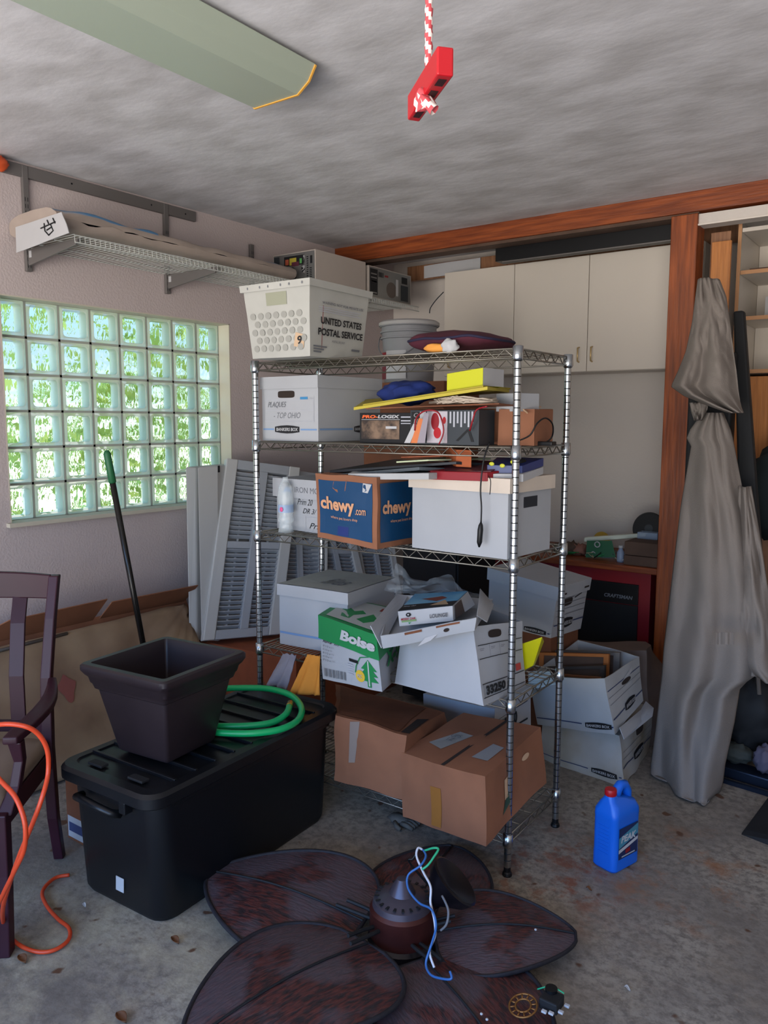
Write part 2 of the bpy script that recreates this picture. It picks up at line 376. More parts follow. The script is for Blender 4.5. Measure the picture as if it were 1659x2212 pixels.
def ring(h, x, r=.018, n=5):
    return [Vector((x, sy*(h-r)+r*cos(a+o_), sz*(h-r)+r*sin(a+o_))) for sy, sz, o_ in ((1, 1, 0), (-1, 1, pi/2), (-1, -1, pi), (1, -1, 3*pi/2)) for a in [pi/2*i/n for i in range(n+1)]]
rings = [ring(q, -.008, .006), ring(k, 0, .02), ring(k-.004, -.004, .018), ring(k-.003, -.070, .018)]
vr = [[b.bm.verts.new(p) for p in r_] for r_ in rings]
for a_, (r0, r1) in enumerate(zip(vr, vr[1:])):
    b.mi = 0
    for i in range(len(r0)): b._f([r0[i], r0[(i+1) % len(r0)], r1[(i+1) % len(r0)], r1[i]])
b.mi = 1; b._f(vr[2]); b.mi = 2; b._f(vr[3])
me = bpy.data.meshes.new('glass_block'); b.bm.to_mesh(me); b.bm.free()
for m_ in (GS, GF, GR_): me.materials.append(m_)
for i in range(8):
    for j in range(6):
        o = bpy.data.objects.new('glass_block', me); COL.objects.link(o); o.parent = win; o.location = (0, (i+.5)*P_, (j+.5)*P_)
# ---- greenery outside the window
def _leaf(n):
    d = n.nodes.new('ShaderNodeBsdfDiffuse'); d.inputs[0].default_value = (.50, .54, .16, 1); t = n.nodes.new('ShaderNodeBsdfTranslucent'); t.inputs[0].default_value = (.58, .64, .20, 1)
    return mixs(n, .5, d.outputs[0], t.outputs[0])
LEAFM = shader('sunlit_leaf', _leaf)
random.seed(4); b = MB()
for i in range(15000):
    p = Vector((-.55-random.random()**1.3*1.1, random.uniform(1.6, 6.6), random.uniform(.35, 3.9)))
    if noise.noise(p*2.2) < -.16: continue
    a = random.uniform(0, 6.3); t = random.uniform(-.9, .9); l = random.uniform(.07, .15); d = Vector((cos(a)*cos(t), sin(a)*cos(t), sin(t))); s_ = d.cross(Vector((random.random()-.5, random.random()-.5, 1))).normalized()*l*.28
    b.poly([p, p+d*l*.5+s_, p+d*l, p+d*l*.5-s_])
o = b.build('hedge', LEAFM); tag(o, 'yellow-green hedge leaves growing outside the glass block window', 'hedge', kind='stuff')
struct('ground_outside', MB().box(-9, -.12, -3, 11, -.3, -.02), mat('pale_gravel', '#b9ad98', .9, var=.2))
# ---- beam, post and fascia
bx0 = WX; BYF = 4.375
struct('trim_2', MB().box(bx0, XR, BYF, BYF+.09, 2.667, CEIL), CEDAR, bevel=.004)
struct('trim_3', MB().box(bx0, 2.51, BYF+.02, BYF+.13, 2.650, 2.667), DUSTY)
b = MB(); p0_ = 2.375; b.box(p0_, p0_+.135, BYF, BYF+.14, 0, 2.657); struct('trim_4', b, CEDARZ, bevel=.004)
struct('trim_5', MB().box(2.51, XR, BYF+.02, BYF+.12, 2.60, 2.655), WALLB)
struct('trim_6', MB().box(2.375, XR, BYF+.006, BYF+.02, 2.595, 2.603), mat('white_bead', '#d6cdc3', .5))

# ================================================================ WALL CABINETS + things above
wc = thing('wall_cabinet', 'white wall cabinet with three doors hung above the workbench', 'cabinet', (.746, 4.757, 1.894))
W2 = A(1274, 552, y=4.757).x-.746; W1 = A(1112, 573, y=4.757).x-.746; WE = 2.45-.746
MB().box(0, WE, .02, .30, 0, .70).build('body', MELA, wc, bevel=.002)
for i, (a, c) in enumerate(((0, W1), (W1, W2), (W2, WE))):
    d = MB().box(a+.002, c-.002, 0, .019, .003, .70).build('door', MELA, wc, bevel=.002)
    hx = {0: a+.05, 1: c-.05, 2: a+.035}[i]
    MB().tube([(hx, 0, .06), (hx, -.024, .065), (hx, -.026, .10), (hx, -.024, .145), (hx, 0, .15)], .005).build('handle', mat('cream_brass_pull', '#c9ae7c', .35, .5), d, smooth=True)
b = MB().box(.34, 2.6, 4.90, 4.94, 2.597, 2.70); tag(b.build('wood_plank', PLY, bevel=.002), 'long brown wooden plank lying on top of the white wall cabinet', 'plank')
b = MB().grid(lambda u, v: Vector((.50+.45*u, 4.88-.01*sin(u*5), 2.60+.085*v+.01*u*v)), 8, 2)
tag(b.build('paper_roll_sheet', PAPER, solid=.006), 'white paper sheet leaning against the plank above the cabinet left end', 'paper')
bb = thing('black_ceiling_case', 'long black metal case hung in front of the cabinet top', 'case', (1.262, 4.52, 2.575))
MB().box(0, 1.10, 0, .11, .0, .084).build('case_body', BLK, bb, bevel=.003)
MB().box(.04, 1.08, .015, .02, -.006, 0).build('underside_rail', GREYP, bb)
MB().box(.03, .09, .02, .07, .084, .195).box(.14, .17, .03, .05, .084, .195).build('hanging_bracket', TRIMW, bb)
MB().box(.12, 1.1, .0, .012, .085, .105).build('wood_batten', EDGE, bb)

# ================================================================ CEILING THINGS
LENS = mat('pale_green_acrylic_lens', '#a6b0a0', .35); LENS2 = mat('orange_lit_lens_edge', '#e0a648', .4)  # orange light catching the lens end is painted in as the lip's amber colour
fl = thing('fluorescent_light', 'long fluorescent ceiling light with pale green wraparound lens', 'ceiling light', (1.72, 1.49, CEIL))
def lensp(t):                                                  # profile across the lens
    pr_ = [(-.165, -.012), (-.15, -.055), (-.115, -.092), (.085, -.092), (.135, -.06), (.165, -.015)]
    return pr_
pf = lensp(0); b = MB(); y0, y1 = -.61, .61
for (x0, z0), (x1, z1) in zip(pf, pf[1:]): b.hexa([(x0, y0, z0), (x1, y0, z1), (x1, y1, z1), (x0, y1, z0), (x0*.96, y0, z0+.006), (x1*.96, y0, z1+.006), (x1*.96, y1, z1+.006), (x0*.96, y1, z0+.006)])
b.build('lens', LENS, fl, auto=True)
b = MB()
for yy in (y1,):
    for (x0, z0), (x1, z1) in zip(pf, pf[1:]): b.hexa([(x0*1.02, yy-.003, z0-.003), (x1*1.02, yy-.003, z1-.003), (x1*1.02, yy+.004, z1-.003), (x0*1.02, yy+.004, z0-.003), (x0*.9, yy-.003, z0+.007), (x1*.9, yy-.003, z1+.007), (x1*.9, yy+.004, z1+.007), (x0*.9, yy+.004, z0+.007)])
b.build('lens_end_lip', LENS2, fl)
MB().box(-.1, .1, y0+.02, y1-.02, -.035, 0).build('housing', MELA, fl)
for sx in (-.05, .05): MB().tube([(sx, y0+.03, -.058), (sx, y1-.03, -.058)], .013, 10).build('tube_lamp', mat('unlit_tube', '#d5d8d2', .4), fl, smooth=True)
# emergency release cord with red handle
hz_ = 1.965; hb4 = [A(944, 161, z=hz_), A(980, 165, z=hz_), A(906, 264, z=hz_), A(880, 260, z=hz_)]; hc = sum(hb4, Vector())/4
rc = thing('release_cord', 'red handle hanging on a red and white cord from the ceiling', 'pull cord', tuple(hc))
def rope(pts, r, parent, name='rope', w=.012):
    RW = mat('white_rope_fibre', '#d9cfc9', .8); RR = mat('red_rope_fibre', '#b5454c', .8); b = MB()
    P2 = []; 
    for a_, c_ in zip(pts, pts[1:]):
        a_, c_ = Vector(a_), Vector(c_); n_ = max(1, int((c_-a_).length/.0045)); P2 += [a_.lerp(c_, i/n_) for i in range(n_)]
    P2.append(Vector(pts[-1])); N = len(P2); n = 8; t = Vector((0, 0, 1)); ringsv = []
    for i, p in enumerate(P2):
        tt = (P2[min(i+1, N-1)]-P2[max(i-1, 0)]).normalized(); x = tt.cross(Vector((.3, .9, .1))).normalized(); y = tt.cross(x)
        rr = r*(1+.12*sin(i*2.1)); ringsv.append([b.bm.verts.new(p+x*cos(2*pi*k/n)*rr+y*sin(2*pi*k/n)*rr) for k in range(n)])
    for i in range(N-1):
        for k in range(n): b.mi = 1 if ((i+k) % 4) < 2 else 0; b._f([ringsv[i][k], ringsv[i][(k+1) % n], ringsv[i+1][(k+1) % n], ringsv[i+1][k]])
    return b.build(name, [RW, RR], parent, smooth=True)
rope([(0, 0, 0), (0, 0, .2), (0, 0, CEIL-hz_-.01)], .0046, rc)
h_ = MB().hexa([hb4[3], hb4[2], hb4[1], hb4[0]]+[p+Vector((0, 0, .030)) for p in (hb4[3], hb4[2], hb4[1], hb4[0])]).build('handle', REDP, rc, True, bevel=.002)
for t0, t1 in ((.07, .20), (.30, .43), (.74, .90)):
    q4 = [(hb4[0].lerp(hb4[1], s_)).lerp(hb4[3].lerp(hb4[2], s_), t_) for t_, s_ in ((t0, .25), (t0, .75), (t1, .75), (t1, .25))]
    MB().hexa([p-Vector((0, 0, .0006)) for p in q4]+[p+Vector((0, 0, .002)) for p in q4]).build('slot', mat('dark_red_slot', '#2a050a', .6), h_, True)
kp = A(922, 228, z=hz_-.006)-Vector(rc.location)
rope([kp+Vector((-.012, 0, .004)), kp+Vector((0, -.012, .01)), kp+Vector((.01, -.006, -.002)), kp+Vector((-.002, -.012, -.006)), kp+Vector((.004, -.014, .002)), kp+Vector((.017, -.01, -.012))], .006, rc, 'knot')
# orange thing just peeping in at top left
o = MB().blob(A(-6, 352, x=.135), (.026, .05, .034), amp=.3).build('orange_cord_bundle', mat('orange_plastic', '#d2562a', .5), smooth=True); tag(o, 'small orange plastic end above the metal rail at top left', 'cord end')

# ================================================================ WALL SHELF
ws = thing('wall_shelf', 'grey bracketed wire wall shelf under the ceiling over the window', 'wall shelf', (WX, 3.0, 2.385))
SY0, SY1, SD = 2.07, 4.75, .45
def L_(y): return y-3.0
MB().box(0, .02, L_(1.55), L_(3.125), .318, .372).build('hang_rail', GREYP, ws, bevel=.003)
b = MB(); [b.box(.02, .0208, L_(y)-.004, L_(y)+.004, .341, .349) for y in (2.35, 2.82, 3.05)]; b.build('rail_screw', BLK, ws)
for y in (2.11, 2.915, 3.56, 4.2):
    u = MB().box(.004, .024, L_(y)-.014, L_(y)+.014, -.105, .37 if y < 3.2 else .27).build('upright', GREYP, ws, bevel=.002)
    b = MB(); [b.box(.0235, .0245, L_(y)+s*.006-.0015, L_(y)+s*.006+.0015, z, z+.018) for z in [-.09+.03*i for i in range(11)] for s in (-1, 1)]; b.build('upright_slots', INK, u)
    k_ = MB(); yy = L_(y)
    k_.hexa([(.024, yy-.006, -.08), (.40, yy-.006, -.032), (.40, yy+.006, -.032), (.024, yy+.006, -.08), (.024, yy-.006, -.006), (.42, yy-.006, -.006), (.42, yy+.006, -.006), (.024, yy+.006, -.006)])
    br = k_.build('bracket', GREYP, ws, bevel=.002)
    MB().box(.035, .055, yy-.0075, yy-.006, -.045, -.015).build('bracket_clip', PAPER, br)
b = MB(); n_ = int((SY1-SY0)/.0254)
for i in range(n_+1):
    y = L_(SY0)+i*.0254; b.tube([(.01, y, 0), (SD, y, 0), (SD+.005, y, .032)] if 0 else [(.01, y, 0), (SD, y, 0), (SD+.003, y, -.032)], .0018, 5)
for x, z in ((.012, 0), (.15, -.004), (.30, -.004), (SD, -.003), (SD+.003, -.033)): b.tube([(x, L_(SY0), z), (x, L_(SY1), z)], .003, 6)
b.build('wire_deck', WIREW, ws)

# long flat carton in a printed bag on the wall shelf
lp0, lp1 = 2.03, 3.60
pk = thing('long_package', 'long white printed carton with blue streaks lying on the wall shelf', 'package', (.30, 2.8, 2.39))
def pkP(u, v):                                               # u along, v around
    y = lp0+(lp1-lp0)*u-2.8; a = 2*pi*v; hx = .195*(1-.25*u); hz = .050*(1-.25*u)+.012*max(0, 1-abs(u-.12)/.12)
    x = hx*math.copysign(abs(cos(a))**.5, cos(a)); z = hz*math.copysign(abs(sin(a))**.6, sin(a))
    k = noise.noise(Vector((u*14, v*6, 2)))*.012*(1 if u < .4 else .5)
    return Vector((x+k-.01, y, .068+z+k))
PKB = bpy.data.materials.new('blue_streaked_wrap'); PKB.use_nodes = True
n = PKB.node_tree; t = n.nodes.new('ShaderNodeTexCoord'); m_ = n.nodes.new('ShaderNodeMapping'); m_.inputs['Scale'].default_value = (10, 1.2, 14); z_ = n.nodes.new('ShaderNodeTexNoise'); z_.inputs['Scale'].default_value = 1.6; z_.inputs['Detail'].default_value = 5
r_ = n.nodes.new('ShaderNodeValToRGB'); n.links.new(t.outputs['Object'], m_.inputs[0]); n.links.new(m_.outputs[0], z_.inputs[0]); n.links.new(z_.outputs[0], r_.inputs[0]); n.links.new(r_.outputs[0], n.nodes['Principled BSDF'].inputs['Base Color'])
el = r_.color_ramp.elements; el[0].position = .40; el[0].color = (*C3('#4d7fa8'), 1); el[1].position = .56; el[1].color = (*C3('#aaa29e'), 1); n.nodes['Principled BSDF'].inputs['Roughness'].default_value = .45
PKG_ = mat('pale_wrap', '#a5978d', .6, var=.15, vs=8)
b = MB(); b.mi = 0; b.grid(pkP, 40, 20); o = b.build('wrapped_carton', [PKG_, PKB], pk, smooth=True)
for p in o.data.polygons:
    if p.center.z > .098: p.material_index = 1
for e_ in (0, 1): MB().poly([pkP(e_, a) for a in [i/20 for i in range(20)]]).build('carton_end', PKG_, pk)
b = MB()   # folded open white flap with handwriting at the near end
FL0 = [A(36, 546, y=2.02), A(150, 503, y=2.00), A(134, 455, y=2.01), A(34, 488, y=2.02)]
b.grid(lambda u, v: (FL0[0]*(1-u)+FL0[1]*u)*(1-v)+(FL0[3]*(1-u)+FL0[2]*u)*v+Vector((.01*sin(u*6), 0, .006*sin(v*5))), 8, 6)
fo = b.build('torn_flap', PAPER, pk, True, solid=.003)
def onflap(u, v): return (FL0[0]*(1-u)+FL0[1]*u)*(1-v)+(FL0[3]*(1-u)+FL0[2]*u)*v+Vector((.01*sin(u*6)+.006, -.004, .006*sin(v*5)))
b = MB()
for st in ([(.62, .75), (.60, .35), (.66, .15), (.76, .25), (.74, .6)], [(.52, .55), (.84, .62)], [(.82, .85), (.83, .55)], [(.70, .85), (.71, .65)], [(.64, .36), (.75, .42)]): b.tube([onflap(u, v) for u, v in st], .003, 5)
b.build('handwriting', INK, pk, True)

# computer towers on the wall shelf
def pc(name, label, x0, x1, y0, y1, z0, z1, back):
    r = thing(name, label, 'computer', ((x0+x1)/2, (y0+y1)/2, z0)); c = [(x0, y0, z0), (x1, y0, z0), (x1, y1, z0), (x0, y1, z0), (x0, y0, z1), (x1, y0, z1), (x1, y1, z1), (x0, y1, z1)]
    B = Box8(c); B.mesh('case', PCG, r); f = back
    it = [(f, 'rect', (.02, .03, .98, .97), PCS)]
    if f == 'F':
        it += [(f, 'rect', (.27, .62, .72, .90), INK), (f, 'rect', (.40, .64, .56, .84), YELD), (f, 'rect', (.30, .66, .38, .82), mat('pink_port', '#b0563a', .5)), (f, 'rect', (.45, .60, .62, .72), mat('magenta_port', '#5d2a3a', .5)), (f, 'rect', (.64, .66, .69, .80), mat('green_port', '#5aa05a', .5)),
               (f, 'oval', (.36, .05, .56, .58), INK), (f, 'rect', (.03, .05, .16, .93), DGREY), (f, 'rect', (.68, .25, .75, .92), PAPER), (f, 'rect', (.88, .62, .93, .84), INK)]
        it += [(f, 'rect', (.80, .08+.06*i, .84, .11+.06*i), INK) for i in range(13)]+[(f, 'rect', (.87, .08+.05*i, .92, .105+.05*i), INK) for i in range(9)]
    else:
        it += [(f, 'oval', (.40, .1, .64, .62), mat('fan_grille_brown', '#5d534d', .5)), (f, 'rect', (.03, .10, .20, .92), INK), (f, 'rect', (.74, .08, .92, .60), DGREY), (f, 'rect', (.76, .66, .90, .88), INK), (f, 'rect', (.62, .2, .68, .75), PAPER), (f, 'rect', (.36, .74, .44, .80), RED)]
        it += [(f, 'rect', (.05, .14+.12*i, .18, .18+.12*i), PCS) for i in range(6)]
        it += [(f, 'rect', (.22+.025*i, .7, .235+.025*i, .86), INK) for i in range(5)]
    B.marks('back_panel', r, it); return r
pc('computer_tower', 'larger beige computer tower lying on its side on the wall shelf', .17, .515, 3.68, 4.17, 2.395, 2.60, 'F')
pc('computer_tower', 'smaller computer tower at the far end of the wall shelf, fan grille showing', .14, .515, 4.20, 4.69, 2.39, 2.588, 'R')

# ================================================================ WIRE SHELVING UNIT
SA, SL, SDp = .0118, 1.1876, .4196
FRp = Vector((2.4986, 2.3864, 0)); ux = Vector((cos(SA), sin(SA), 0)); uy = Vector((-sin(SA), cos(SA), 0))
sc_ = FRp-ux*SL/2+uy*SDp/2
rack = thing('wire_shelving_unit', 'five-tier chrome wire shelving unit loaded with boxes', 'shelving', (sc_.x, sc_.y, 0), SA)
prof = []; mis = []; z = .035
prof += [(.012, .03)]; 
while z < 1.80:
    prof += [(.0127, z), (.0127, z+.022), (.0112, z+.0232), (.0112, z+.0245)]; mis += [0, 0, 1, 1]; z += .0254
prof += [(.0127, z), (.0127, 1.82), (.009, 1.832)]; mis += [0, 0, 0, 0]
b = MB(); b.lathe(prof, 16, mis=mis[:len(prof)-1]); b.mi = 0
bmesh.ops.recalc_face_normals(b.bm, faces=b.bm.faces)
pm = bpy.data.meshes.new('post'); b.bm.to_mesh(pm); b.bm.free(); pm.materials.append(CHROME); pm.materials.append(GROOVE)
for p in pm.polygons: p.use_smooth = True
pm.set_sharp_from_angle(angle=RD(30))
b = MB(); b.lathe([(.004, .012), (.006, .03)], 8); b.lathe([(.017, 0), (.018, .004), (.016, .012), (.0125, .016), (.0125, .034)], 14)
fm = bpy.data.meshes.new('foot'); b.bm.to_mesh(fm); b.bm.free(); fm.materials.append(BLK)
for sx in (-1, 1):
    for sy in (-1, 1):
        o = bpy.data.objects.new('post', pm); COL.objects.link(o); o.parent = rack; o.location = (sx*SL/2, sy*SDp/2, 0)
        f = bpy.data.objects.new('foot', fm); COL.objects.link(f); f.parent = o
TIER = [1.790, 1.466, 1.087, .598, .109]; SURF = [t+.041 for t in TIER]
b = MB(); hx, hy = SL/2, SDp/2; T, Bz = .036, .006
ex, ey = hx-.013, hy-.013
def bar(a, c, r=.0032, n=6): b.tube([a, c], r, n)
for s_ in (-1, 1):
    bar((-ex, s_*hy, T), (ex, s_*hy, T)); bar((-ex, s_*hy, Bz), (ex, s_*hy, Bz)); bar((s_*hx, -ey, T), (s_*hx, ey, T)); bar((s_*hx, -ey, Bz), (s_*hx, ey, Bz))
    m_ = int(2*ex/.034); pts = [(-ex+2*ex*i/m_, s_*hy, T if i % 2 else Bz) for i in range(m_+1)]; b.tube(pts, .0022, 5)
    m_ = int(2*ey/.034); pts = [(s_*hx, -ey+2*ey*i/m_, T if i % 2 else Bz) for i in range(m_+1)]; b.tube(pts, .0022, 5)
for y in (-.1, 0, .1): bar((-hx, y, T-.006), (hx, y, T-.006), .0028)
k = int(2*ex/.0215)
for i in range(1, k): x = -ex+2*ex*i/k; bar((x, -hy, T+.002), (x, hy, T+.002), .0015, 5)
bmesh.ops.recalc_face_normals(b.bm, faces=b.bm.faces)
sm = bpy.data.meshes.new('wire_shelf'); b.bm.to_mesh(sm); b.bm.free(); sm.materials.append(CHROMED)
for p in sm.polygons: p.use_smooth = True
b = MB(); b.lathe([(.0145, -.004), (.0165, 0), (.0185, .004), (.0175, .044), (.0135, .0455)], 16)
cm = bpy.data.meshes.new('collar'); b.bm.to_mesh(cm); b.bm.free(); cm.materials.append(CHROME)
for p in cm.polygons: p.use_smooth = True
for t_ in TIER:
    o = bpy.data.objects.new('wire_shelf', sm); COL.objects.link(o); o.parent = rack; o.location = (0, 0, t_)
    for sx in (-1, 1):
        for sy in (-1, 1):
            c_ = bpy.data.objects.new('collar', cm); COL.objects.link(c_); c_.parent = o; c_.location = (sx*hx, sy*hy, 0)

# ================================================================ BOXES ON THE RACK
S1, S2, S3, S4, S5 = SURF
def carton(name, label, cat, c, m, amp=0, sc=6, seed=0, faces='FRBLUD', lid=None, lidm=None, open_=False, group=None, n=10, lout=.006):
    o = thing(name, label, cat, tuple(cbase(c)), group=group); B = Box8(c, amp, sc, seed)
    B.mesh('body', m, o, faces=faces.replace('U', '') if open_ else faces, n=n, solid=.004 if open_ else 0)
    Lb = None
    if lid:
        Lb = Box8(lidc(c, lid, lout), amp, sc, seed); Lo_ = Lb.mesh('lid', lidm or m, o, faces='FRBLU', n=n, solid=.0035)
    return o, B, Lb

# tier 2, left: bankers box PLAQUES
c = bc((1.474, 2.605, S2), RD(-2.1), .318, .396, .258)
o, B, Lb = carton('file_box', 'white file box with PLAQUES handwritten on its end, second tier left', 'box', c, WHITE, lid=.045)
B.marks('hand_hole', o, [('F', 'oval', (.30, .68, .60, .79), HOLE, 5)])
it = bankers('F', .24, .68, .12, .25)+bankers('R', .55, .80, .13, .25)+[('F', 'rect', (.06, .645, .94, .652), PENC), ('F', 'rect', (.06, .48, .94, .486), PENC), ('F', 'rect', (.06, .31, .94, .316), PENC), ('F', 'rect', (.04, .31, .046, .65), PENC), ('F', 'rect', (.93, .31, .936, .70), PENC),
  ('F', 'rect', (.70, .65, .83, .69), mat('bright_blue_ink', '#3b7fae', .5)), ('F', 'text', (.85, .655, .93, .68), PENC, ('fel', 0, .2)),
  ('F', 'text', (.12, .52, .45, .62), INKG, ('PLAQUES', 0, .3)), ('F', 'text', (.22, .36, .70, .45), INKG, ('- TOP OHIO', 0, .3))]
B.marks('printing', o, it)
# tier 2 middle: open brown carton holding tool boxes
c = bc((2.215, 2.665, S2), RD(0), .46, .25, .128)
o, B, Lb = carton('open_carton', 'open brown cardboard carton with flaps on the second tier right', 'carton', c, KRAFT, amp=.004, open_=True)
# near-side flap hangs out level under the yellow edged board
def flap(name, pts, m, parent, th=.004, cur=0):
    P4 = [Vector(p) for p in pts]
    return MB().grid(lambda u, v: (P4[0]*(1-u)+P4[1]*u)*(1-v)+(P4[3]*(1-u)+P4[2]*u)*v+Vector((0, 0, cur*sin(pi*u)*sin(pi*v))), 8, 6).build(name, m, parent, True, solid=th)
flap('flap', [A(790, 883, y=2.36), A(1078, 872, y=2.36), (2.44, 2.53, 1.642), (1.99, 2.53, 1.642)], KRAFTD, o)
flap('flap', [(2.44, 2.52, 1.642), A(1140, 893, y=2.46), A(1135, 880, y=2.66), (2.44, 2.70, 1.642)], KRAFTL, o)
# PRO-LOGIX box
c = bc((1.955, 2.455, S2), RD(-1), .25, .10, .113)
o, B, Lb = carton('tool_box_carton', 'black retail box reading PRO-LOGIX with orange letters', 'box', c, BLKM)
BRP = mat('sepia_photo_print', '#7c6552', .5, col2='#2a211d', vs=30)
B.marks('printing', o, [('F', 'text', (.05, .82, .35, .93), mat('orange_ink', '#e2622a', .5), ('PRO-', .04, .15)), ('F', 'text', (.35, .82, .75, .93), PAPER, ('LOGIX', .04, .15)), ('F', 'rect', (.04, .77, .76, .785), PAPER),
   ('F', 'rect', (.04, .14, .75, .75), BRP), ('F', 'rect', (.50, .48, .70, .56), PAPER), ('F', 'rect', (.78, .72, .98, .76), PENC), ('F', 'rect', (.78, .64, .98, .67), PENC), ('F', 'rect', (.78, .84, .96, .88), PENC)])
# jumper cable kit box
c = bc((2.215, 2.445, S2), RD(-1), .285, .11, .122)
o, B, Lb = carton('battery_clamp_carton', 'dark retail box with red clamp picture and white text strips', 'box', c, DGREY)
it = [('F', 'rect', (.02, .04, .14, .95), BLKM), ('F', 'rect', (.15, .30, .24, .95), PAPER), ('F', 'oval', (.03, .03, .14, .18), mat('lime_sticker', '#c9d623', .5)), ('F', 'rect', (.26, .05, .56, .96), mat('pale_photo_ground', '#9c8f95', .5, col2='#c2bcc4', vs=12))]
it += [('F', 'oval', (.32, .42, .44, .92), RED), ('F', 'oval', (.36, .18, .47, .50), REDP), ('F', 'oval', (.49, .60, .54, .80), REDP), ('F', 'oval', (.42, .04, .52, .18), PAPER), ('F', 'oval', (.44, .82, .54, .95), PAPER)]
it += [('F', 'rect', (.59+.052*i, .62-.09*((i*2) % 4)*.6, .615+.052*i, .95), PENC) for i in range(7)]
it += [('F', 'text', (.045, .25, .12, .92), PAPER, ('C\nH\nA\nR', .02, .2)), ('F', 'line', ((.70, .12), (.86, .45), .02), BLKM), ('F', 'line', ((.86, .45), (.92, .10), .02), BLKM)]
B.marks('printing', o, it)
# leaflets, orange marker pens pack between the two
o = thing('leaflet_stack', 'slanted striped leaflets leaning between the two black retail boxes', 'leaflets', tuple(A(880, 955, y=2.37)))
for i, (m_, dx) in enumerate(((PAPER, 0), (mat('orange_leaflet', '#c9713f', .5), .012), (mat('grey_leaflet', '#8f8790', .5), .045))):
    MB().hexa([A(873+i*14, 957, y=2.365-.004*i), A(886+i*16, 957, y=2.365-.004*i), A(886+i*16, 957, y=2.368-.004*i), A(873+i*14, 957, y=2.368-.004*i), A(893+i*12, 915-i*12, y=2.365-.004*i), A(902+i*12, 917-i*12, y=2.365-.004*i), A(902+i*12, 917-i*12, y=2.368-.004*i), A(893+i*12, 915-i*12, y=2.368-.004*i)]).build('leaflet', m_, o, True)
# yellow edged board
Y0 = 2.36
bp = [A(764, 886, y=Y0), A(1053, 842, y=Y0), A(1100, 848, y=2.72), A(785, 872, y=2.70)]
bt = [p+Vector((0, 0, .011)) for p in bp]
o = MB().hexa(bp+bt).build('yellow_edged_board', YELD, bevel=.001); tag(o, 'thin board with mustard yellow edges tilted over the open carton', 'board')
bp2 = [p+Vector((0, .012, .012)) for p in bp]; o = MB().hexa([bp2[0].lerp(bp2[1], .06), bp2[1].lerp(bp2[0], .04), bp2[2], bp2[3]]+[p+Vector((0, 0, .006)) for p in (bp2[0].lerp(bp2[1], .06), bp2[1].lerp(bp2[0], .04), bp2[2], bp2[3])]).build('foam_board', mat('olive_board_face', '#a3942f', .7)); tag(o, 'olive foam board lying on the yellow edged board', 'board')
# bright yellow box
q = bp2[0].lerp(bp2[1], .685)+Vector((0, .02, .008)); d_ = (bp2[1]-bp2[0]).normalized(); c = []
for z in (0, .060):
    for a_, s_ in ((0, 0), (.143, 0), (.143, .15), (0, .15)): c.append(q+d_*a_+Vector((0, s_, 0))+Vector((0, 0, z)))
o = thing('yellow_box', 'small bright yellow box with white end on the tilted board', 'box', tuple(cbase(c))); B = Box8(c); B.mesh('body', YEL, o); B.marks('end_panel', o, [('R', 'rect', (0, 0, 1, 1), PAPER)])
# blue cloth
b = MB(); b.blob(A(878, 848, y=2.52), (.115, .08, .046), 34, 20, .30, 5, 3); o = b.build('blue_cloth', CLOTHB, smooth=True); tag(o, 'crumpled dark blue cloth bundle on the second tier', 'cloth')
o = MB().blob(A(936, 856, y=2.55), (.05, .06, .008), 12, 8, .3, 9, 5).build('white_napkin', PAPER, smooth=True); tag(o, 'small white napkin between blue cloth and yellow box', 'napkin')
# tangle of string
random.seed(7); sp = A(1000, 874, y=2.40)
o = thing('string_tangle', 'tangle of off-white string on the carton flap', 'string', tuple(sp)); pts = []
for i in range(150):
    a = i*.83+random.uniform(-.3, .3); r1 = random.uniform(.05, .14); r2 = random.uniform(.02, .06)
    pts.append(sp+Vector((cos(a)*r1, sin(a)*r2, .004+random.uniform(0, .026)*(1-abs(cos(a))*.4))))
MB().tube(pts, .0026, 5).build('strand', mat('offwhite_string', '#b7a898', .9), o, True, smooth=True)
def wire(name, label, cat, pts, r, m, group=None, n=6, sub=4):
    P = [Vector(p) for p in pts]; Q = []
    for i in range(len(P)-1):
        p0, p1, p2, p3 = P[max(i-1, 0)], P[i], P[i+1], P[min(i+2, len(P)-1)]
        for k in range(sub):
            t = k/sub; Q.append(.5*((2*p1)+(-p0+p2)*t+(2*p0-5*p1+4*p2-p3)*t*t+(-p0+3*p1-3*p2+p3)*t**3))
    Q.append(P[-1])
    if name is None: return Q
    o = MB().tube(Q, r, n).build(name, m, smooth=True)
    if label: tag(o, label, cat, group)
    return o
wire('red_cable', 'thin red cable looping down the second tier retail boxes', 'cable', [A(1052, 878, y=2.36), A(1030, 885, y=2.37), A(1022, 905, y=2.36), A(1015, 930, y=2.375)], .003, RED)
wire('red_cable', 'red wire draped from string over the dark clamp box', 'cable', [A(896, 930, y=2.36), A(900, 902, y=2.35), A(920, 887, y=2.34), A(945, 890, y=2.35), A(955, 910, y=2.37), A(958, 935, y=2.37), A(948, 960, y=2.37)], .003, RED)
# white small box right + grey partner
c = bc(tuple(A(1112, 889, y=2.52)+Vector((.0, .02, 0))), RD(-14), .11, .10, .062)
o, B, Lb = carton('small_white_box', 'small plain white box perched on the right carton flap', 'box', c, WHITE)
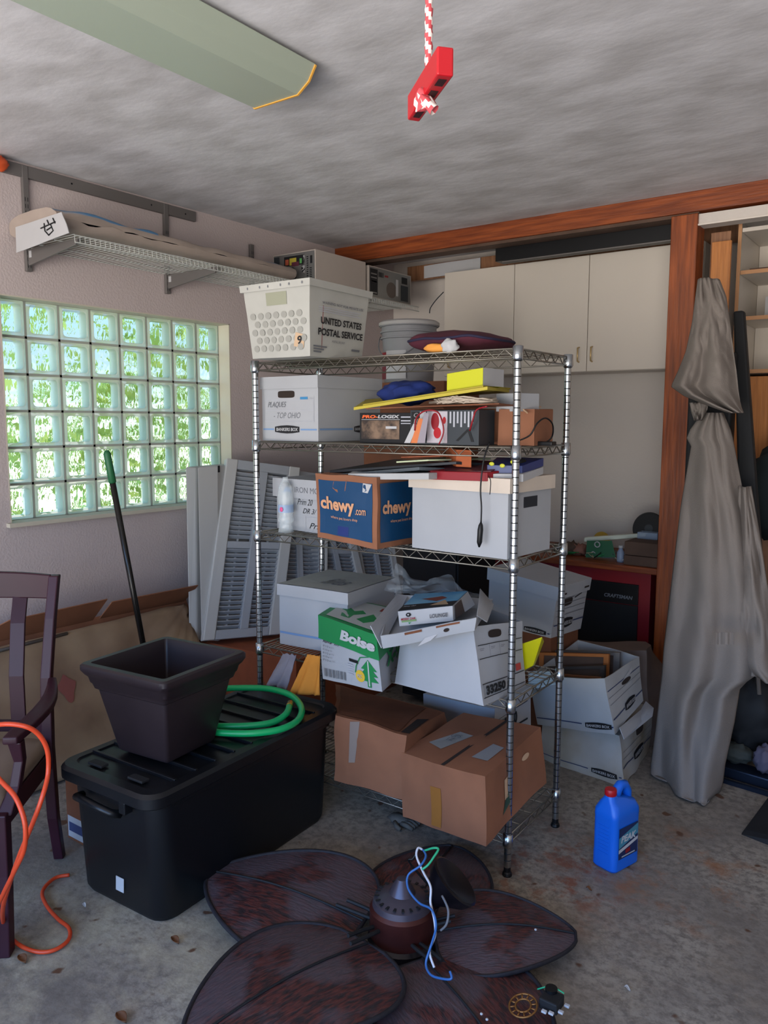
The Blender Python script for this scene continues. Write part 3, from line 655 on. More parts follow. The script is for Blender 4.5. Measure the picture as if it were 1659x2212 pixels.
# right brown carton with cord
c = bc((2.43, 2.60, S2), RD(8), .13, .22, .125); c = [Vector(p) for p in c]; c = [p+Vector((.0, 0, 0)) for p in c]
o, B, Lb = carton('brown_carton', 'small brown cardboard box behind the right front post, second tier', 'carton', c, KRAFT, amp=.005)
wire('black_cord_loop', 'thin black cord looped in front of the small brown box', 'cord', [A(1120, 952, y=2.45), A(1145, 940, y=2.45), A(1160, 915, y=2.46), A(1178, 903, y=2.5), A(1193, 915, y=2.55), A(1194, 938, y=2.58), A(1185, 952, y=2.58), A(1165, 960, y=2.55)], .0028, BLK)
o = MB().box(-.05, .05, -.02, .02, 0, .014).build('power_adapter', BLK, bevel=.003); o.location = A(1168, 962, z=S2); o.location.z = S2; tag(o, 'flat black power adapter lying on the second tier right end', 'adapter')
# black lead hanging to tier three with inline switch
o = thing('hanging_black_lead', 'black lead with inline switch hanging in front of the plain white box', 'lead', tuple(A(1040, 1140, y=2.33)))
Q = wire(None, '', '', [A(1058, 955, y=2.36), A(1047, 985, y=2.34), A(1041, 1020, y=2.335), A(1038, 1060, y=2.335), A(1040, 1095, y=2.335), A(1039, 1130, y=2.335)], 0, None)
MB().tube(Q, .0028, 6).build('cable', BLK, o, True, smooth=True)
b = MB(); a_ = A(1039, 1128, y=2.335); d_ = A(1035, 1182, y=2.335); b.tube([a_, a_.lerp(d_, .12), a_.lerp(d_, .3), a_.lerp(d_, .8), d_], [.003, .008, .010, .0095, .003], 8); b.build('inline_switch', BLK, o, True, smooth=True)
wire('black_cord_loop', 'short black tie hanging off the third tier binder', 'cord', [A(1055, 1028, y=2.33), A(1060, 1040, y=2.325), A(1058, 1068, y=2.33)], .0016, BLK)

# tier 3
c = bc((1.50, 2.67, S3), RD(-6), .335, .40, .215)
o, B, Lb = carton('records_box', 'white records box with blue triangle logo behind a water bottle', 'box', c, WHITE, lid=.075, lout=.012)
B.marks('printing', o, [('F', 'rect', (.30, .66, .31, .9), PENC), ('F', 'text', (.40, .52, .68, .64), INK, ('Prim 20', .0, .4)), ('F', 'text', (.50, .36, .75, .46), INK, ('DR 3/', 0, .4)), ('F', 'text', (.62, .08, .9, .19), INK, ('Prim', 0, .4)), ('F', 'rect', (.36, .30, .95, .305), PENC), ('F', 'rect', (.55, .05, .555, .30), PENC), ('F', 'text', (.30, .2, .40, .23), PENC, ('Loc', 0, 0))])
B.marks('hand_hole', o, [('F', 'oval', (.42, .68, .72, .80), HOLE, 5)])
Lb.marks('lid_printing', o, [('F', 'poly', [(.20, .30), (.34, .30), (.27, .75)], mat('logo_blue', '#2a6fae', .5)), ('F', 'text', (.40, .30, .95, .60), INKG, ('IRON MOUN', 0, 0))])
# chewy box
c = bc((1.862, 2.435, S3), RD(-2.3), .302, .30, .262); c = [Vector(p) for p in c]
c[0] += Vector((.012, 0, .018))
o, B, Lb = carton('pet_supply_box', 'kraft box with blue panels and orange chewy lettering, corner crushed', 'box', c, KRAFT, amp=.006, sc=9, seed=4)
CHB = mat('petrol_blue_print', '#0c3d63', .35); CHO = mat('peach_print', '#c99470', .7)
def rrect(f, u0, v0, u1, v1, r, m): return (f, 'poly', [(cx+r*cos(a), cy+r*1.1*sin(a)) for cx, cy, o_ in ((u1-r, v1-r, 0), (u0+r, v1-r, pi/2), (u0+r, v0+r, pi), (u1-r, v0+r, 3*pi/2)) for a in [o_+pi/2*i/4 for i in range(5)]], m)
it = []
for f in 'FR': it += [(f, 'rect', (.05, .085, .93, .91), CHB), (f, 'text', (.08, .41, .66, .66), CHO, ('chewy', .035, 0)), (f, 'text', (.67, .44, .84, .52), CHO, ('.com', .01, 0)), (f, 'text', (.24, .33, .70, .385), CHO, ('where pet lovers shop', 0, 0))]
it += [('F', 'poly', [(.30, .90), (.52, .93), (.50, .77), (.36, .74), (.28, .80)], KRAFT), ('F', 'poly', [(.78, .91), (.92, .90), (.86, .77), (.78, .78)], PAPER), ('F', 'rect', (.36, .10, .54, .24), BLUED)]
B.marks('printing', o, it)
# plain white box
c = bc((2.292, 2.53, S3), RD(-3.6), .402, .30, .268)
o, B, Lb = carton('plain_white_box', 'plain white storage box with tan-tinged lid, third tier right', 'box', c, WHITE, lid=.045, lidm=mat('cream_paperboard', '#cdbfb0', .75, var=.08), lout=.010)
B.marks('hand_hole', o, [('R', 'rect', (.34, .62, .66, .76), mat('slate_hole', '#23262c', .8))])
# water bottle
o = thing('water_bottle', 'crushed clear water bottle with pink dot label on third tier', 'bottle', tuple(A(618, 1152, y=2.43)))
bl = o.location.copy(); hB = .205; tilt = A(622, 1022, y=2.43)-A(617, 1152, y=2.43); hB = tilt.length
prof = [(.026, 0), (.031, .006), (.031, .03), (.028, .038), (.031, .046), (.029, .06), (.032, .07), (.031, .12), (.029, .126), (.031, .14), (.027, .165), (.015, .188), (.012, .192), (.012, .2)]
b = MB(); b.lathe([(r*(1+.08*sin(z*160)), z*hB/.215) for r, z in prof], 18)
for v in b.bm.verts: v.co += Vector((noise.noise(v.co*30)*.005, noise.noise(v.co*28+Vector((5, 5, 5)))*.005, 0))
b.build('bottle_body', CLEAR, o, smooth=True)
MB().lathe([(.0325, .09), (.0325, .122)], 18, cap=False).build('label_band', mat('pale_blue_label', '#9fb6d6', .4, alpha=.75), o, smooth=True)
MB().lathe([(.014, .196), (.014, .212)], 14).build('cap', PAPER, o, smooth=True)
b = MB(); b.blob((.006, -.0335, .104), (.009, .002, .010), 12, 8); b.build('pink_dot', mat('hot_pink', '#e0538a', .4), o, smooth=True)
# flat things on top of the tier-3 boxes
zt = S3+.272
def slab(name, label, cat, pts, h, m, bev=.001, group=None):
    P = [Vector(p) for p in pts]; o = MB().hexa(P+[p+Vector((0, 0, h)) for p in P]).build(name, m, bevel=bev); tag(o, label, cat, group); return o
slab('slate_drawing_board', 'long dark grey flat panel lying over the third tier boxes', 'panel', [A(686, 1034, y=2.34), A(905, 1016, y=2.34), (2.33, 2.62, 1.40), (1.70, 2.70, 1.392)], .012, mat('slate_panel', '#4a5258', .4))
slab('black_portfolio', 'thin black portfolio on top of the grey panel', 'portfolio', [A(712, 1022, y=2.36), A(985, 1003, y=2.40), (2.42, 2.66, 1.418), (1.76, 2.74, 1.42)], .010, mat('black_vinyl', '#1a1f26', .4))
slab('white_tray', 'white cardboard tray lying on the blue panelled box', 'tray', [A(752, 1036, y=2.30), A(926, 1036, y=2.30), (2.20, 2.50, 1.385), (1.76, 2.50, 1.385)], .022, WHITE2)
slab('red_binder', 'dark red binder lying on the plain white box lid', 'binder', [A(929, 1036, y=2.36), A(1052, 1040, y=2.36), (2.47, 2.57, S3+.276), (2.03, 2.57, S3+.276)], .030, RED, .002)
slab('white_folder', 'white folder stack beside the red binder', 'folder', [A(1040, 1040, y=2.375), A(1130, 1041, y=2.42), (2.50, 2.60, S3+.276), (2.40, 2.60, S3+.276)], .026, PAPER)
slab('maroon_leaflet', 'maroon printed leaflet on the red binder', 'leaflet', [A(960, 1020, y=2.375), A(1060, 1020, y=2.375), (2.40, 2.55, S3+.316), (2.12, 2.55, S3+.316)], .004, mat('maroon_print', '#6d3a40', .4, var=.5, vs=40))
slab('orange_folder', 'orange card folder standing slanted under the second tier', 'folder', [A(985, 1008, y=2.42), A(1018, 1010, y=2.42), (2.22, 2.56, S3+.305), (2.12, 2.56, S3+.305)], .060, mat('burnt_orange_card', '#a3532a', .7))
slab('pale_green_papers', 'pale green papers sticking out over the black portfolio', 'papers', [A(856, 1000, y=2.40), A(925, 996, y=2.40), (2.28, 2.62, 1.448), (2.10, 2.62, 1.448)], .006, mat('pale_green_paper', '#b9c3a0', .7))
slab('orange_magazine', 'orange and red magazine on the pale green papers', 'magazine', [A(866, 989, y=2.42), A(950, 986, y=2.42), (2.36, 2.6, 1.462), (2.14, 2.6, 1.462)], .004, mat('orange_magazine_print', '#a5583a', .4, var=.5, vs=25))
o = slab('coloured_booklet', 'blue booklet with yellow and white spots at third tier right', 'booklet', [A(1052, 1022, y=2.40), A(1128, 1024, y=2.44), (2.50, 2.60, S3+.305), (2.32, 2.60, S3+.305)], .028, mat('blue_spotted_print', '#1d2f6b', .35))
b = MB(); [b.blob(A(x, y, y=2.405), (.010, .004, .007), 8, 6) for x, y in ((1062, 1002), (1085, 1006), (1108, 998))]; o2 = b.build('yellow_spots', mat('yellow_spot', '#c4c437', .5)); o2.parent = o
o2.matrix_parent_inverse = o.matrix_world.inverted()
o = MB().blob(A(1128, 1012, y=2.5), (.012, .04, .035), 14, 10).build('black_roll', BLKM, smooth=True); tag(o, 'black round roll behind the right front post, third tier', 'roll')
c = bc(tuple(Vector((1.99, 2.99, 1.36))), RD(0), .20, .20, .20)
# tier 1
cr = [Vector(p) for p in bc((1.551, 2.43, S1), RD(1.7), .335, .38, .278, taper=.86)]
CRM = mat('milky_corrugated_plastic', '#adada7', .45, var=.10, vs=7)
o = thing('postal_crate', 'off-white plastic postal crate on top of the shelving', 'crate', tuple(cbase(cr)))
B = Box8(cr, .003, 9, 2); B.mesh('shell', CRM, o, faces='FRBLD', n=10, solid=.005)
Rr = Box8(lidc(cr, .026, .010, 0)); Rr.mesh('rim', CRM, o, faces='FRBL', solid=.008)
B.marks('hand_hole', o, [('F', 'rect', (.34, .70, .66, .87), mat('murky_hole', '#8f917e', .8))])
it = []
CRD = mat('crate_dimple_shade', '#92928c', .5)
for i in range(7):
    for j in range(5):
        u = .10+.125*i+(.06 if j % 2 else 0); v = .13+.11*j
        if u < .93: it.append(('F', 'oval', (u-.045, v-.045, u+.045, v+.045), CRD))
it += [('F', 'poly', [(.74, .14), (.90, .11), (.92, .28), (.78, .32)], mat('tan_tag', '#bda184', .7)), ('F', 'text', (.81, .16, .88, .27), INK, ('9', .02, .1))]
Rr.marks('rim_rivets', o, [('F', 'oval', (x-.010, .30, x+.010, .70), INKG) for x in (.12, .30, .42, .60, .72, .90)])
tx = [('R', 'text', (.16, .435, .90, .53), INK, ('UNITED STATES', .03, 0)), ('R', 'text', (.12, .285, .94, .38), INK, ('POSTAL SERVICE', .03, 0)), ('R', 'text', (.18, .70, .90, .735), INKG, ('WARNING: NOT FOR PRIVATE USE', .02, 0)),
      ('R', 'text', (.38, .205, .62, .235), INKG, ('POSTAL USE ONLY', 0, 0))]+[('R', 'rect', (.14, .655-.028*i, .88-.05*(i % 2), .665-.028*i), PENC) for i in range(3)]+[('R', 'rect', (.05, .13-.035*i, .3-.05*i, .15-.035*i), INKG) for i in range(3)]+[('R', 'rect', (.76, .12, .92, .15), INKG), ('R', 'line', ((.21, .12), (.21, .68), .004), RED)]
B.marks('printing', o, it+tx)
# maroon cushion
cp = A(996, 758, y=2.55)
o = thing('maroon_cushion', 'flat maroon cushion lying on top of the shelving right', 'cushion', (cp.x, cp.y, S1))
def cu(u, v):
    a = 2*pi*u; b_ = pi*(v-.5); x = .180*math.copysign(abs(cos(a))**.6, cos(a))*cos(b_)**.5; y = .15*math.copysign(abs(sin(a))**.6, sin(a))*cos(b_)**.7
    return Vector((x, y, .042+.045*sin(b_)*(1-abs(x)*2.2)+.012*noise.noise(Vector((x*9, y*9, sin(b_))))))
MB().grid(cu, 36, 14).build('cushion_body', MAROON, o, smooth=True)
pip = [cu(i/40, .5)*1.0+Vector((0, 0, .004)) for i in range(40)]; MB().tube(pip, .005, 6, closed=True).build('piping', mat('navy_piping', '#1f1a35', .8), o, smooth=True)
o = MB().blob(A(946, 752, y=2.40)+Vector((0, 0, 0)), (.055, .02, .016), 20, 12, .3, 4, 1).build('orange_cloth_scrap', mat('bright_orange_cloth', '#d6913f', .8), smooth=True); tag(o, 'orange cloth scrap tucked before the maroon cushion', 'cloth')
o = MB().blob(A(971, 748, y=2.39), (.034, .02, .024), 20, 12, .3, 4, 2).build('white_cloth_scrap', PAPER, smooth=True); tag(o, 'white cloth scrap tucked before the maroon cushion', 'cloth')
MB
# tier 4
c = bc((1.540, 2.624, S4), RD(4.0), .352, .365, .258)
o, B, Lb = carton('dusty_lid_box', 'white box with dusty grey lid, fourth tier left', 'box', c, WHITE, amp=.004, sc=5, seed=3, lid=.045, lout=.008)
Lb.marks('lid_dust', o, [('U', 'rect', (.01, .01, .99, .99), mat('dusty_lid_grey', '#9ea09b', .9, var=.1)), ('U', 'text', (.42, .25, .75, .55), INKG, ('files', 0, .4))])
B.marks('printing', o, [('F', 'rect', (.01, .19, .72, .225), BLUEL), ('F', 'poly', [(.80, .10), (.98, .12), (.98, .27), (.80, .25)], INK)])
# green paper box (leans out over the shelf edge)
F8 = [A(697, 1466, y=2.33), A(826, 1494, y=2.24), A(866, 1458, y=2.56), (1.72, 2.62, S4+.01), A(692, 1330, y=2.32), A(812, 1372, y=2.235), A(868, 1320, y=2.55), A(745, 1292, y=2.62)]
F8 = [Vector(p) for p in F8]
o, B, Lb = carton('green_lid_paper_box', 'white copier paper box with bright green lid, sagging over shelf edge', 'box', F8, WHITE, amp=.005, sc=7, seed=5)
Lb = Box8(lidc(F8, .09, .008), .005, 7, 5); lo = Lb.mesh('lid', GRN, o, faces='FRBLU', n=8, solid=.003)
Lb.marks('lid_printing', o, [('F', 'text', (.40, .30, .97, .74), PAPER, ('Boise', .05, .2)), ('U', 'rect', (.10, .08, .97, .95), mat('lid_top_grey', '#a7aaa6', .7)), ('U', 'poly', [(.3, .2), (.45, .2), (.45, .35), (.6, .5), (.5, .6), (.4, .5), (.3, .6), (.2, .5)], GRN), ('U', 'poly', [(.55, .25), (.7, .2), (.85, .4), (.7, .55)], GRN), ('U', 'rect', (.72, .72, .9, .85), mat('brick_red_ink', '#8e3b2c', .6))])
TREE = [(.80, .04), (.86, .04), (.86, .14), (.97, .14), (.90, .24), (.97, .24), (.90, .34), (.96, .34), (.83, .52), (.70, .34), (.76, .34), (.69, .24), (.76, .24), (.69, .14), (.80, .14)]
it = [('F', 'poly', TREE, GRN), ('F', 'rect', (.82, .06, .84, .5), PAPER), ('F', 'oval', (.60, .10, .76, .30), mat('gold_seal', '#d9b13a', .5)), ('F', 'text', (.64, .17, .72, .23), PAPER, ('FSC', .02, 0)), ('F', 'text', (.05, .60, .35, .65), INK, ('ADVSP  X-9', .02, 0)), ('F', 'rect', (.50, .40, .66, .45), INK),
      ('F', 'text', (.35, .80, .62, .83), PENC, ('X 9 PLUS 3 HP', 0, .3)), ('R', 'text', (.22, .34, .80, .62), GRN, ('X-9', .05, .1))]
it += [('F', 'text', (.05, .53-.055*i, .24-.03*(i % 2), .56-.055*i), INKG, ('8 1/2 x 11', 0, 0)) for i in range(5)]+[('F', 'rect', (.05+.021*i, .06, .05+.021*i+(.012 if i % 3 else .006), .19), INKG) for i in range(18)]+[('F', 'rect', (.46, .34-.04*i, .56, .355-.04*i), PENC) for i in range(5)]
it += [('F', 'line', ((.62, .36), (.70, .52), .008), GRN), ('F', 'line', ((.70, .52), (.86, .58), .008), GRN), ('F', 'line', ((.60, .24), (.62, .36), .008), GRN)]
B.marks('printing', o, it)
# 33250 box, open
H8 = [A(852, 1476, y=2.36), A(1046, 1526, y=2.26), A(1134, 1483, y=2.60), (2.05, 2.70, S4+.01), A(866, 1392, y=2.38), A(1022, 1352, y=2.30), A(1128, 1342, y=2.58), (2.09, 2.68, S4+.27)]
o, B, Lb = carton('number_33250_box', 'tilted open white box stamped 33250 behind the right front post', 'box', H8, WHITE, amp=.006, sc=6, seed=8, open_=True)
it = [('R', 'rect', (.03, .08, .97, .09), INK), ('R', 'rect', (.03, .25, .97, .262), INK), ('R', 'rect', (.03, .57, .97, .58), INK), ('R', 'rect', (.03, .745, .97, .755), INK), ('R', 'text', (.08, .11, .50, .23), INK, ('33250', .06, 0)), ('R', 'rect', (.045, .095, .05, .25), INK),
      ('R', 'rect', (.78, .29, .90, .39), mat('faded_red_stamp', '#b8433f', .6)), ('R', 'rect', (.25, .58, .254, .745), INKG), ('R', 'rect', (.47, .58, .474, .745), INKG), ('R', 'rect', (.69, .58, .694, .745), INKG)]
it += [('R', 'rect', (.06+.22*i, .70, .15+.22*i, .705), INKG) for i in range(4)]+[('R', 'rect', (.06+.22*i, .68, .13+.22*i, .685), INKG) for i in range(4)]
B.marks('printing', o, it); B.marks('hand_hole', o, [('R', 'oval', (.26, .82, .54, .93), HOLE, 3)])
# upturned white lid as tray on both
G8 = [A(829, 1401, y=2.21), A(1024, 1362, y=2.24), A(1058, 1318, y=2.52), A(862, 1310, y=2.56), A(822, 1374, y=2.19), A(1026, 1336, y=2.22), A(1066, 1296, y=2.55), A(857, 1284, y=2.58)]
o, B, Lb = carton('upturned_box_lid', 'upturned white box lid with torn corners holding a small boot box', 'lid', G8, WHITE, amp=.008, sc=8, seed=6, open_=True)
flap('torn_flap', [A(800, 1352, y=2.18), A(824, 1400, y=2.20), A(880, 1288, y=2.55), A(858, 1284, y=2.56)], WHITE, o, .003, .01)
flap('torn_flap', [A(1030, 1330, y=2.24), A(1052, 1344, y=2.30), A(1066, 1306, y=2.50), A(1037, 1272, y=2.55)], WHITE, o, .003, .01)
B.marks('hand_hole', o, [('F', 'oval', (.70, .35, .76, .65), HOLE), ('F', 'rect', (.25, .80, .44, .98), KRAFTD), ('F', 'rect', (.62, .84, .85, .99), KRAFTD)])
flap('hanging_paper', [A(903, 1396, y=2.205), A(930, 1384, y=2.21), A(945, 1370, y=2.22), A(918, 1378, y=2.22)], PAPER, o, .001)
# boot box
I8 = [A(863, 1353, y=2.28), A(979, 1341, y=2.28), A(1026, 1306, y=2.44), A(905, 1305, y=2.50), A(859, 1321, y=2.27), A(978, 1309, y=2.27), A(1010, 1278, y=2.46), A(897, 1284, y=2.50)]
o, B, Lb = carton('boot_box', 'small retail box reading LOUNGE with blue photo lid', 'box', I8, WHITE, amp=.001)
PHB = mat('sky_water_photo', '#3f87b4', .35, col2='#6fa3bd', vs=9)
B.marks('printing', o, [('U', 'rect', (0, .32, 1, 1), PHB), ('U', 'rect', (0, 0, 1, .32), BLKM), ('U', 'poly', [(.25, .62), (.6, .40), (.75, .58), (.62, .72), (.5, .68)], mat('ship_red_brown', '#6f3b33', .5)), ('U', 'poly', [(.55, .15), (.75, .45), (.9, .1)], mat('camouflage_tan', '#9a8368', .6)), ('U', 'text', (.06, .12, .3, .2), PENC, ('Mossy Oak', 0, .1)),
    ('F', 'text', (.60, .36, .92, .62), mat('mid_grey_ink', '#55565a', .6), ('LOUNGE', .03, 0)), ('F', 'text', (.06, .40, .34, .55), RED, ('MOSSY OAK', .03, .1)), ('F', 'rect', (.06, .26, .34, .38), mat('moss_green_ink', '#6d8a5c', .6)), ('F', 'oval', (.15, .58, .25, .86), INK), ('F', 'oval', (.18, .68, .21, .78), PAPER), ('F', 'poly', [(.18, .2), (.2, .1), (.24, .2)], GRN), ('R', 'rect', (.08, .04, .50, .96), mat('brown_print', '#4c413c', .5))])
# clear plastic bag
b = MB(); bp_ = A(960, 1262, y=2.66)
def bag(u, v):
    x = (u-.5)*.42; t = v
    z = S4+.25+.14*t*(1-.7*abs(math.sin(u*4.2+.6)))*(1.2-u)+.02*noise.noise(Vector((u*7, v*7, 3)))
    return Vector((2.0+x+.03*noise.noise(Vector((u*5, v*5, 1))), 2.62+.10*t+.04*noise.noise(Vector((u*6, v*4, 9))), z))
b.grid(bag, 26, 14); o = b.build('plastic_bag', FILM, smooth=True); tag(o, 'crumpled clear plastic bag behind the fourth tier boxes', 'bag')
# yellow packet
o = MB().hexa([A(1128, 1450, y=2.62), A(1152, 1438, y=2.62), A(1156, 1436, y=2.70), A(1132, 1450, y=2.70), A(1122, 1392, y=2.60), A(1172, 1375, y=2.60), A(1176, 1385, y=2.68), A(1130, 1395, y=2.68)]).build('yellow_packet', mat('glossy_yellow_packet', '#c9c314', .3), bevel=.004); tag(o, 'glossy yellow packet between the 33250 box and rear post', 'packet')
# rags hung from the tier 4 front edge
def rag(name, label, pts, m, seed, dep=.02):
    P = [Vector(p) for p in pts]
    def fn(u, v):
        p = (P[0]*(1-u)+P[1]*u)*(1-v)+(P[3]*(1-u)+P[2]*u)*v
        return p+Vector((.006*sin(u*9+seed), -dep*(.5+.5*sin(u*13+seed+v*1.5))*v*.9-.003, .006*noise.noise(Vector((u*6, v*6, seed)))))
    o = MB().grid(fn, 30, 14).build(name, m, smooth=True, solid=.004); tag(o, label, 'rag'); return o
rag('orange_rag', 'orange yellow rag hanging under the fourth tier shelf', [A(664, 1412, y=2.36), A(694, 1418, y=2.36), A(697, 1500, y=2.37), A(628, 1497, y=2.33)], ORCL, 1)
rag('grey_rag', 'lilac grey rag hanging beside the orange rag under the shelf', [A(615, 1412, y=2.37), A(640, 1414, y=2.37), A(620, 1490, y=2.36), A(580, 1478, y=2.36)], GRCL, 4)

# tier 5
c = [Vector(p) for p in bc((2.297, 2.50, S5), RD(2), .345, .46, .26)]; c[0] = A(869, 1765, y=2.31); c[1] = A(1048, 1828, y=2.19); c[4] = A(866, 1626, y=2.33); c[5] = A(1046, 1677, y=2.21); c[6] = A(1168, 1570, y=2.68); c[2] = A(1178, 1690, y=2.66); c[7] = A(1002, 1538, y=2.70); c[3] = Vector((2.12, 2.68, S5))
o, B, Lb = carton('large_brown_carton', 'larger sagging brown carton with shipping labels on the bottom tier', 'carton', c, KRAFT, amp=.010, sc=6, seed=11, n=14)
B.marks('shipping_label', o, [('U', 'poly', [(.12, .28), (.32, .22), (.48, .56), (.28, .60)], mat('dull_label', '#8f908e', .5)), ('U', 'text', (.25, .38, .38, .52), INKG, ('UPS\n1Z', .01, 0))])
B.marks('shipping_label', o, [('U', 'poly', [(.70, .22), (.88, .22), (.90, .48), (.76, .50)], mat('dull_label2', '#8c8f93', .4))])
B.marks('tape_strip', o, [('F', 'rect', (.38, .04, .50, .62), mat('old_brown_tape', '#94622f', .35)), ('U', 'poly', [(.52, .0), (.56, .0), (.60, .98), (.56, 1)], HOLE), ('R', 'rect', (.30, .40, .36, .70), KRAFTL), ('R', 'poly', [(.26, .2), (.42, .3), (.40, .5), (.30, .38)], mat('dark_green_print', '#2f4a3a', .6)), ('R', 'oval', (.62, .70, .74, .80), KRAFTL)])
c = [Vector(p) for p in bc((1.93, 2.56, S5), RD(-2), .33, .47, .25)]; c[0] = A(716, 1683, y=2.33); c[1] = A(866, 1727, y=2.35); c[4] = A(728, 1545, y=2.34); c[5] = A(877, 1586, y=2.33); c[6] = A(960, 1540, y=2.70); c[7] = A(722, 1478, y=2.80); c[2] = Vector((2.10, 2.72, S5)); c[3] = Vector((1.74, 2.78, S5))
o, B, Lb = carton('crushed_brown_carton', 'crushed brown carton with caved dark top left of the labelled one', 'carton', c, KRAFT, amp=.014, sc=6, seed=14, n=14)
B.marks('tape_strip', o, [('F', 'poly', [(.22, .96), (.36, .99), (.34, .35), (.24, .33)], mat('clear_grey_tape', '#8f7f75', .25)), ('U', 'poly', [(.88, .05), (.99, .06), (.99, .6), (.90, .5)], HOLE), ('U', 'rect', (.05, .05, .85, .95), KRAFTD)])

# ================================================================ BEHIND THE RACK
# bottom tier, rear: grey-blue document box
c = [Vector(p) for p in bc((2.16, 3.02, 0), RD(-6), .40, .33, .34)]
# right-hand stack behind the rack
def pxb(lf, rf, rb, yl, yr, yb, h, lb=None):
    """bottom corners from floor-level sightings, top corners straight above with height h (list of 4 tops)"""
    return None
LOW = [(2.19, 3.32, 0), (2.60, 3.20, 0), (2.665, 3.64, 0), (2.25, 3.72, 0), A(1169, 1560, y=3.33), A(1335, 1588, y=3.20), A(1406, 1525, y=3.62), (2.25, 3.72, .22)]
LOW[0] = A(1170, 1641, z=0); LOW[1] = A(1350, 1702, z=0); LOW[2] = A(1405, 1612, z=0); LOW[2].z = 0
LOW = [Vector(p) for p in LOW]; LOW[4] = A(1169, 1560, y=LOW[0].y); LOW[5] = A(1337, 1588, y=LOW[1].y+.02); LOW[6] = A(1406, 1530, y=LOW[2].y-.03); LOW[3] = LOW[0]+(LOW[2]-LOW[1]); LOW[7] = LOW[3]+Vector((0, 0, .24))
o, B, Lb = carton('water_stained_file_box', 'water-stained crumpled file box on the floor, bottom of the white stack', 'box', LOW, STAINB, amp=.012, sc=7, seed=21, n=14)
it = bankers('F', .62, .93, .10, .24, True, NAVY)[1:]+[('F', 'rect', (.02, .165, .58, .185), NAVY)]+bankers('R', .38, .68, .22, .42, True, NAVY)+[('R', 'line', ((.04, .62), (.96, .62), .004), INKG), ('R', 'line', ((.04, .48), (.96, .48), .004), INKG)]
B.marks('printing', o, it); B.marks('hand_hole', o, [('R', 'oval', (.48, .66, .70, .86), HOLE, 4)])
flap('torn_flap', [A(1345, 1600, y=3.25), A(1409, 1548, y=3.55), A(1412, 1530, y=3.62), A(1395, 1515, y=3.66)], WHITE, o, .003, .01)
flap('torn_flap', [A(1338, 1572, y=3.22), A(1348, 1597, y=3.20), A(1400, 1545, y=3.56), A(1392, 1527, y=3.62)], WHITE, o, .003, .005)
zt0 = .245
K8 = [A(1162, 1565, y=3.34), A(1327, 1588, y=3.20), A(1389, 1514, y=3.58), (2.22, 3.70, .26), A(1141, 1462, y=3.34), A(1306, 1466, y=3.17), A(1381, 1418, y=3.60), (2.20, 3.72, .50)]
K8 = [Vector(p) for p in K8]
o, B, Lb = carton('open_frames_file_box', 'open white file box crammed with picture frames, top of the floor stack', 'box', K8, WHITE2, amp=.006, sc=6, seed=23, open_=True, n=12)
it = bankers('F', .66, .98, .07, .20, True, NAVY)[1:]+[('F', 'rect', (.02, .14, .62, .16), NAVY)]+bankers('R', .40, .72, .16, .36, True, NAVY)+[('R', 'line', ((.02, .76), (.98, .80), .008), NAVY), ('R', 'line', ((.02, .52), (.98, .55), .004), INKG), ('R', 'line', ((.02, .64), (.98, .67), .004), INKG)]
B.marks('printing', o, it); B.marks('hand_hole', o, [('R', 'poly', [(.42, .70), (.55, .74), (.72, .80), (.74, .90), (.60, .84), (.44, .76)], PAPER), ('R', 'oval', (.40, .66, .66, .76), HOLE)])
def frame(label, pts, th, m1, m2, name='picture_frame'):
    P = [Vector(p) for p in pts]; nrm = (P[1]-P[0]).cross(P[3]-P[0]).normalized()
    o = thing(name, label, 'frame', tuple((P[0]+P[1])/2), group='picture frames in the open file box'); cc = sum(P, Vector())/4
    b = MB(); I = [p.lerp(cc, .14) for p in P]
    for i in range(4):
        j = (i+1) % 4; b.hexa([P[i], P[j], I[j], I[i], P[i]+nrm*th, P[j]+nrm*th, I[j]+nrm*th, I[i]+nrm*th])
    b.build('moulding', m1, o, True, bevel=.001); MB().hexa([p+nrm*th*.3 for p in I]+[p+nrm*th*.6 for p in I]).build('backing', m2, o, True); return o
def vframe(label, xl, xr, yl, yr, y0, th, m1, m2, h=.24, lean=0):
    a, c_ = A(xl, yl, y=y0), A(xr, yr, y=y0-.02); return frame(label, [a-Vector((0, 0, h)), c_-Vector((0, 0, h)), c_, a], th, m1, m2)
vframe('thin dark frame leaning at the front of the open file box', 1172, 1290, 1452, 1460, 3.44, .014, mat('dark_walnut', '#3a2a22', .5), mat('blue_grey_mat', '#7f9aa6', .6), .18)
vframe('blue-backed frame second from front in the open file box', 1215, 1300, 1455, 1462, 3.40, .010, mat('brown_wood_frame', '#7d4f33', .5), mat('pale_blue_mat', '#8aa9bd', .6), .16)
vframe('dusty black frame in the middle of the open file box', 1165, 1310, 1440, 1436, 3.48, .02, mat('dusty_black_frame', '#3d3632', .7), DUSTY, .2)
vframe('orange oak frame near the back of the open file box', 1168, 1318, 1408, 1412, 3.54, .016, mat('oak_orange', '#a8642f', .5), DUSTY, .2)
vframe('silver metal frame at the back of the open file box', 1168, 1342, 1402, 1408, 3.60, .02, GREYP, DUSTY, .2)
# corrugated plastic pad
b = MB(); a0, a1, a2, a3 = A(1142, 1490, y=3.22), A(1202, 1478, y=3.20), A(1188, 1450, y=3.26), A(1142, 1450, y=3.28)
b.grid(lambda u, v: (a0*(1-u)+a1*u)*(1-v)+(a3*(1-u)+a2*u)*v+Vector((0, -.004*abs(sin(v*7*pi)), 0)), 2, 42)
o = b.build('ribbed_plastic_pad', mat('pale_ribbed_plastic', '#9fb0ba', .4), solid=.002); tag(o, 'small ribbed pale plastic pad at the left of the frames box', 'pad')
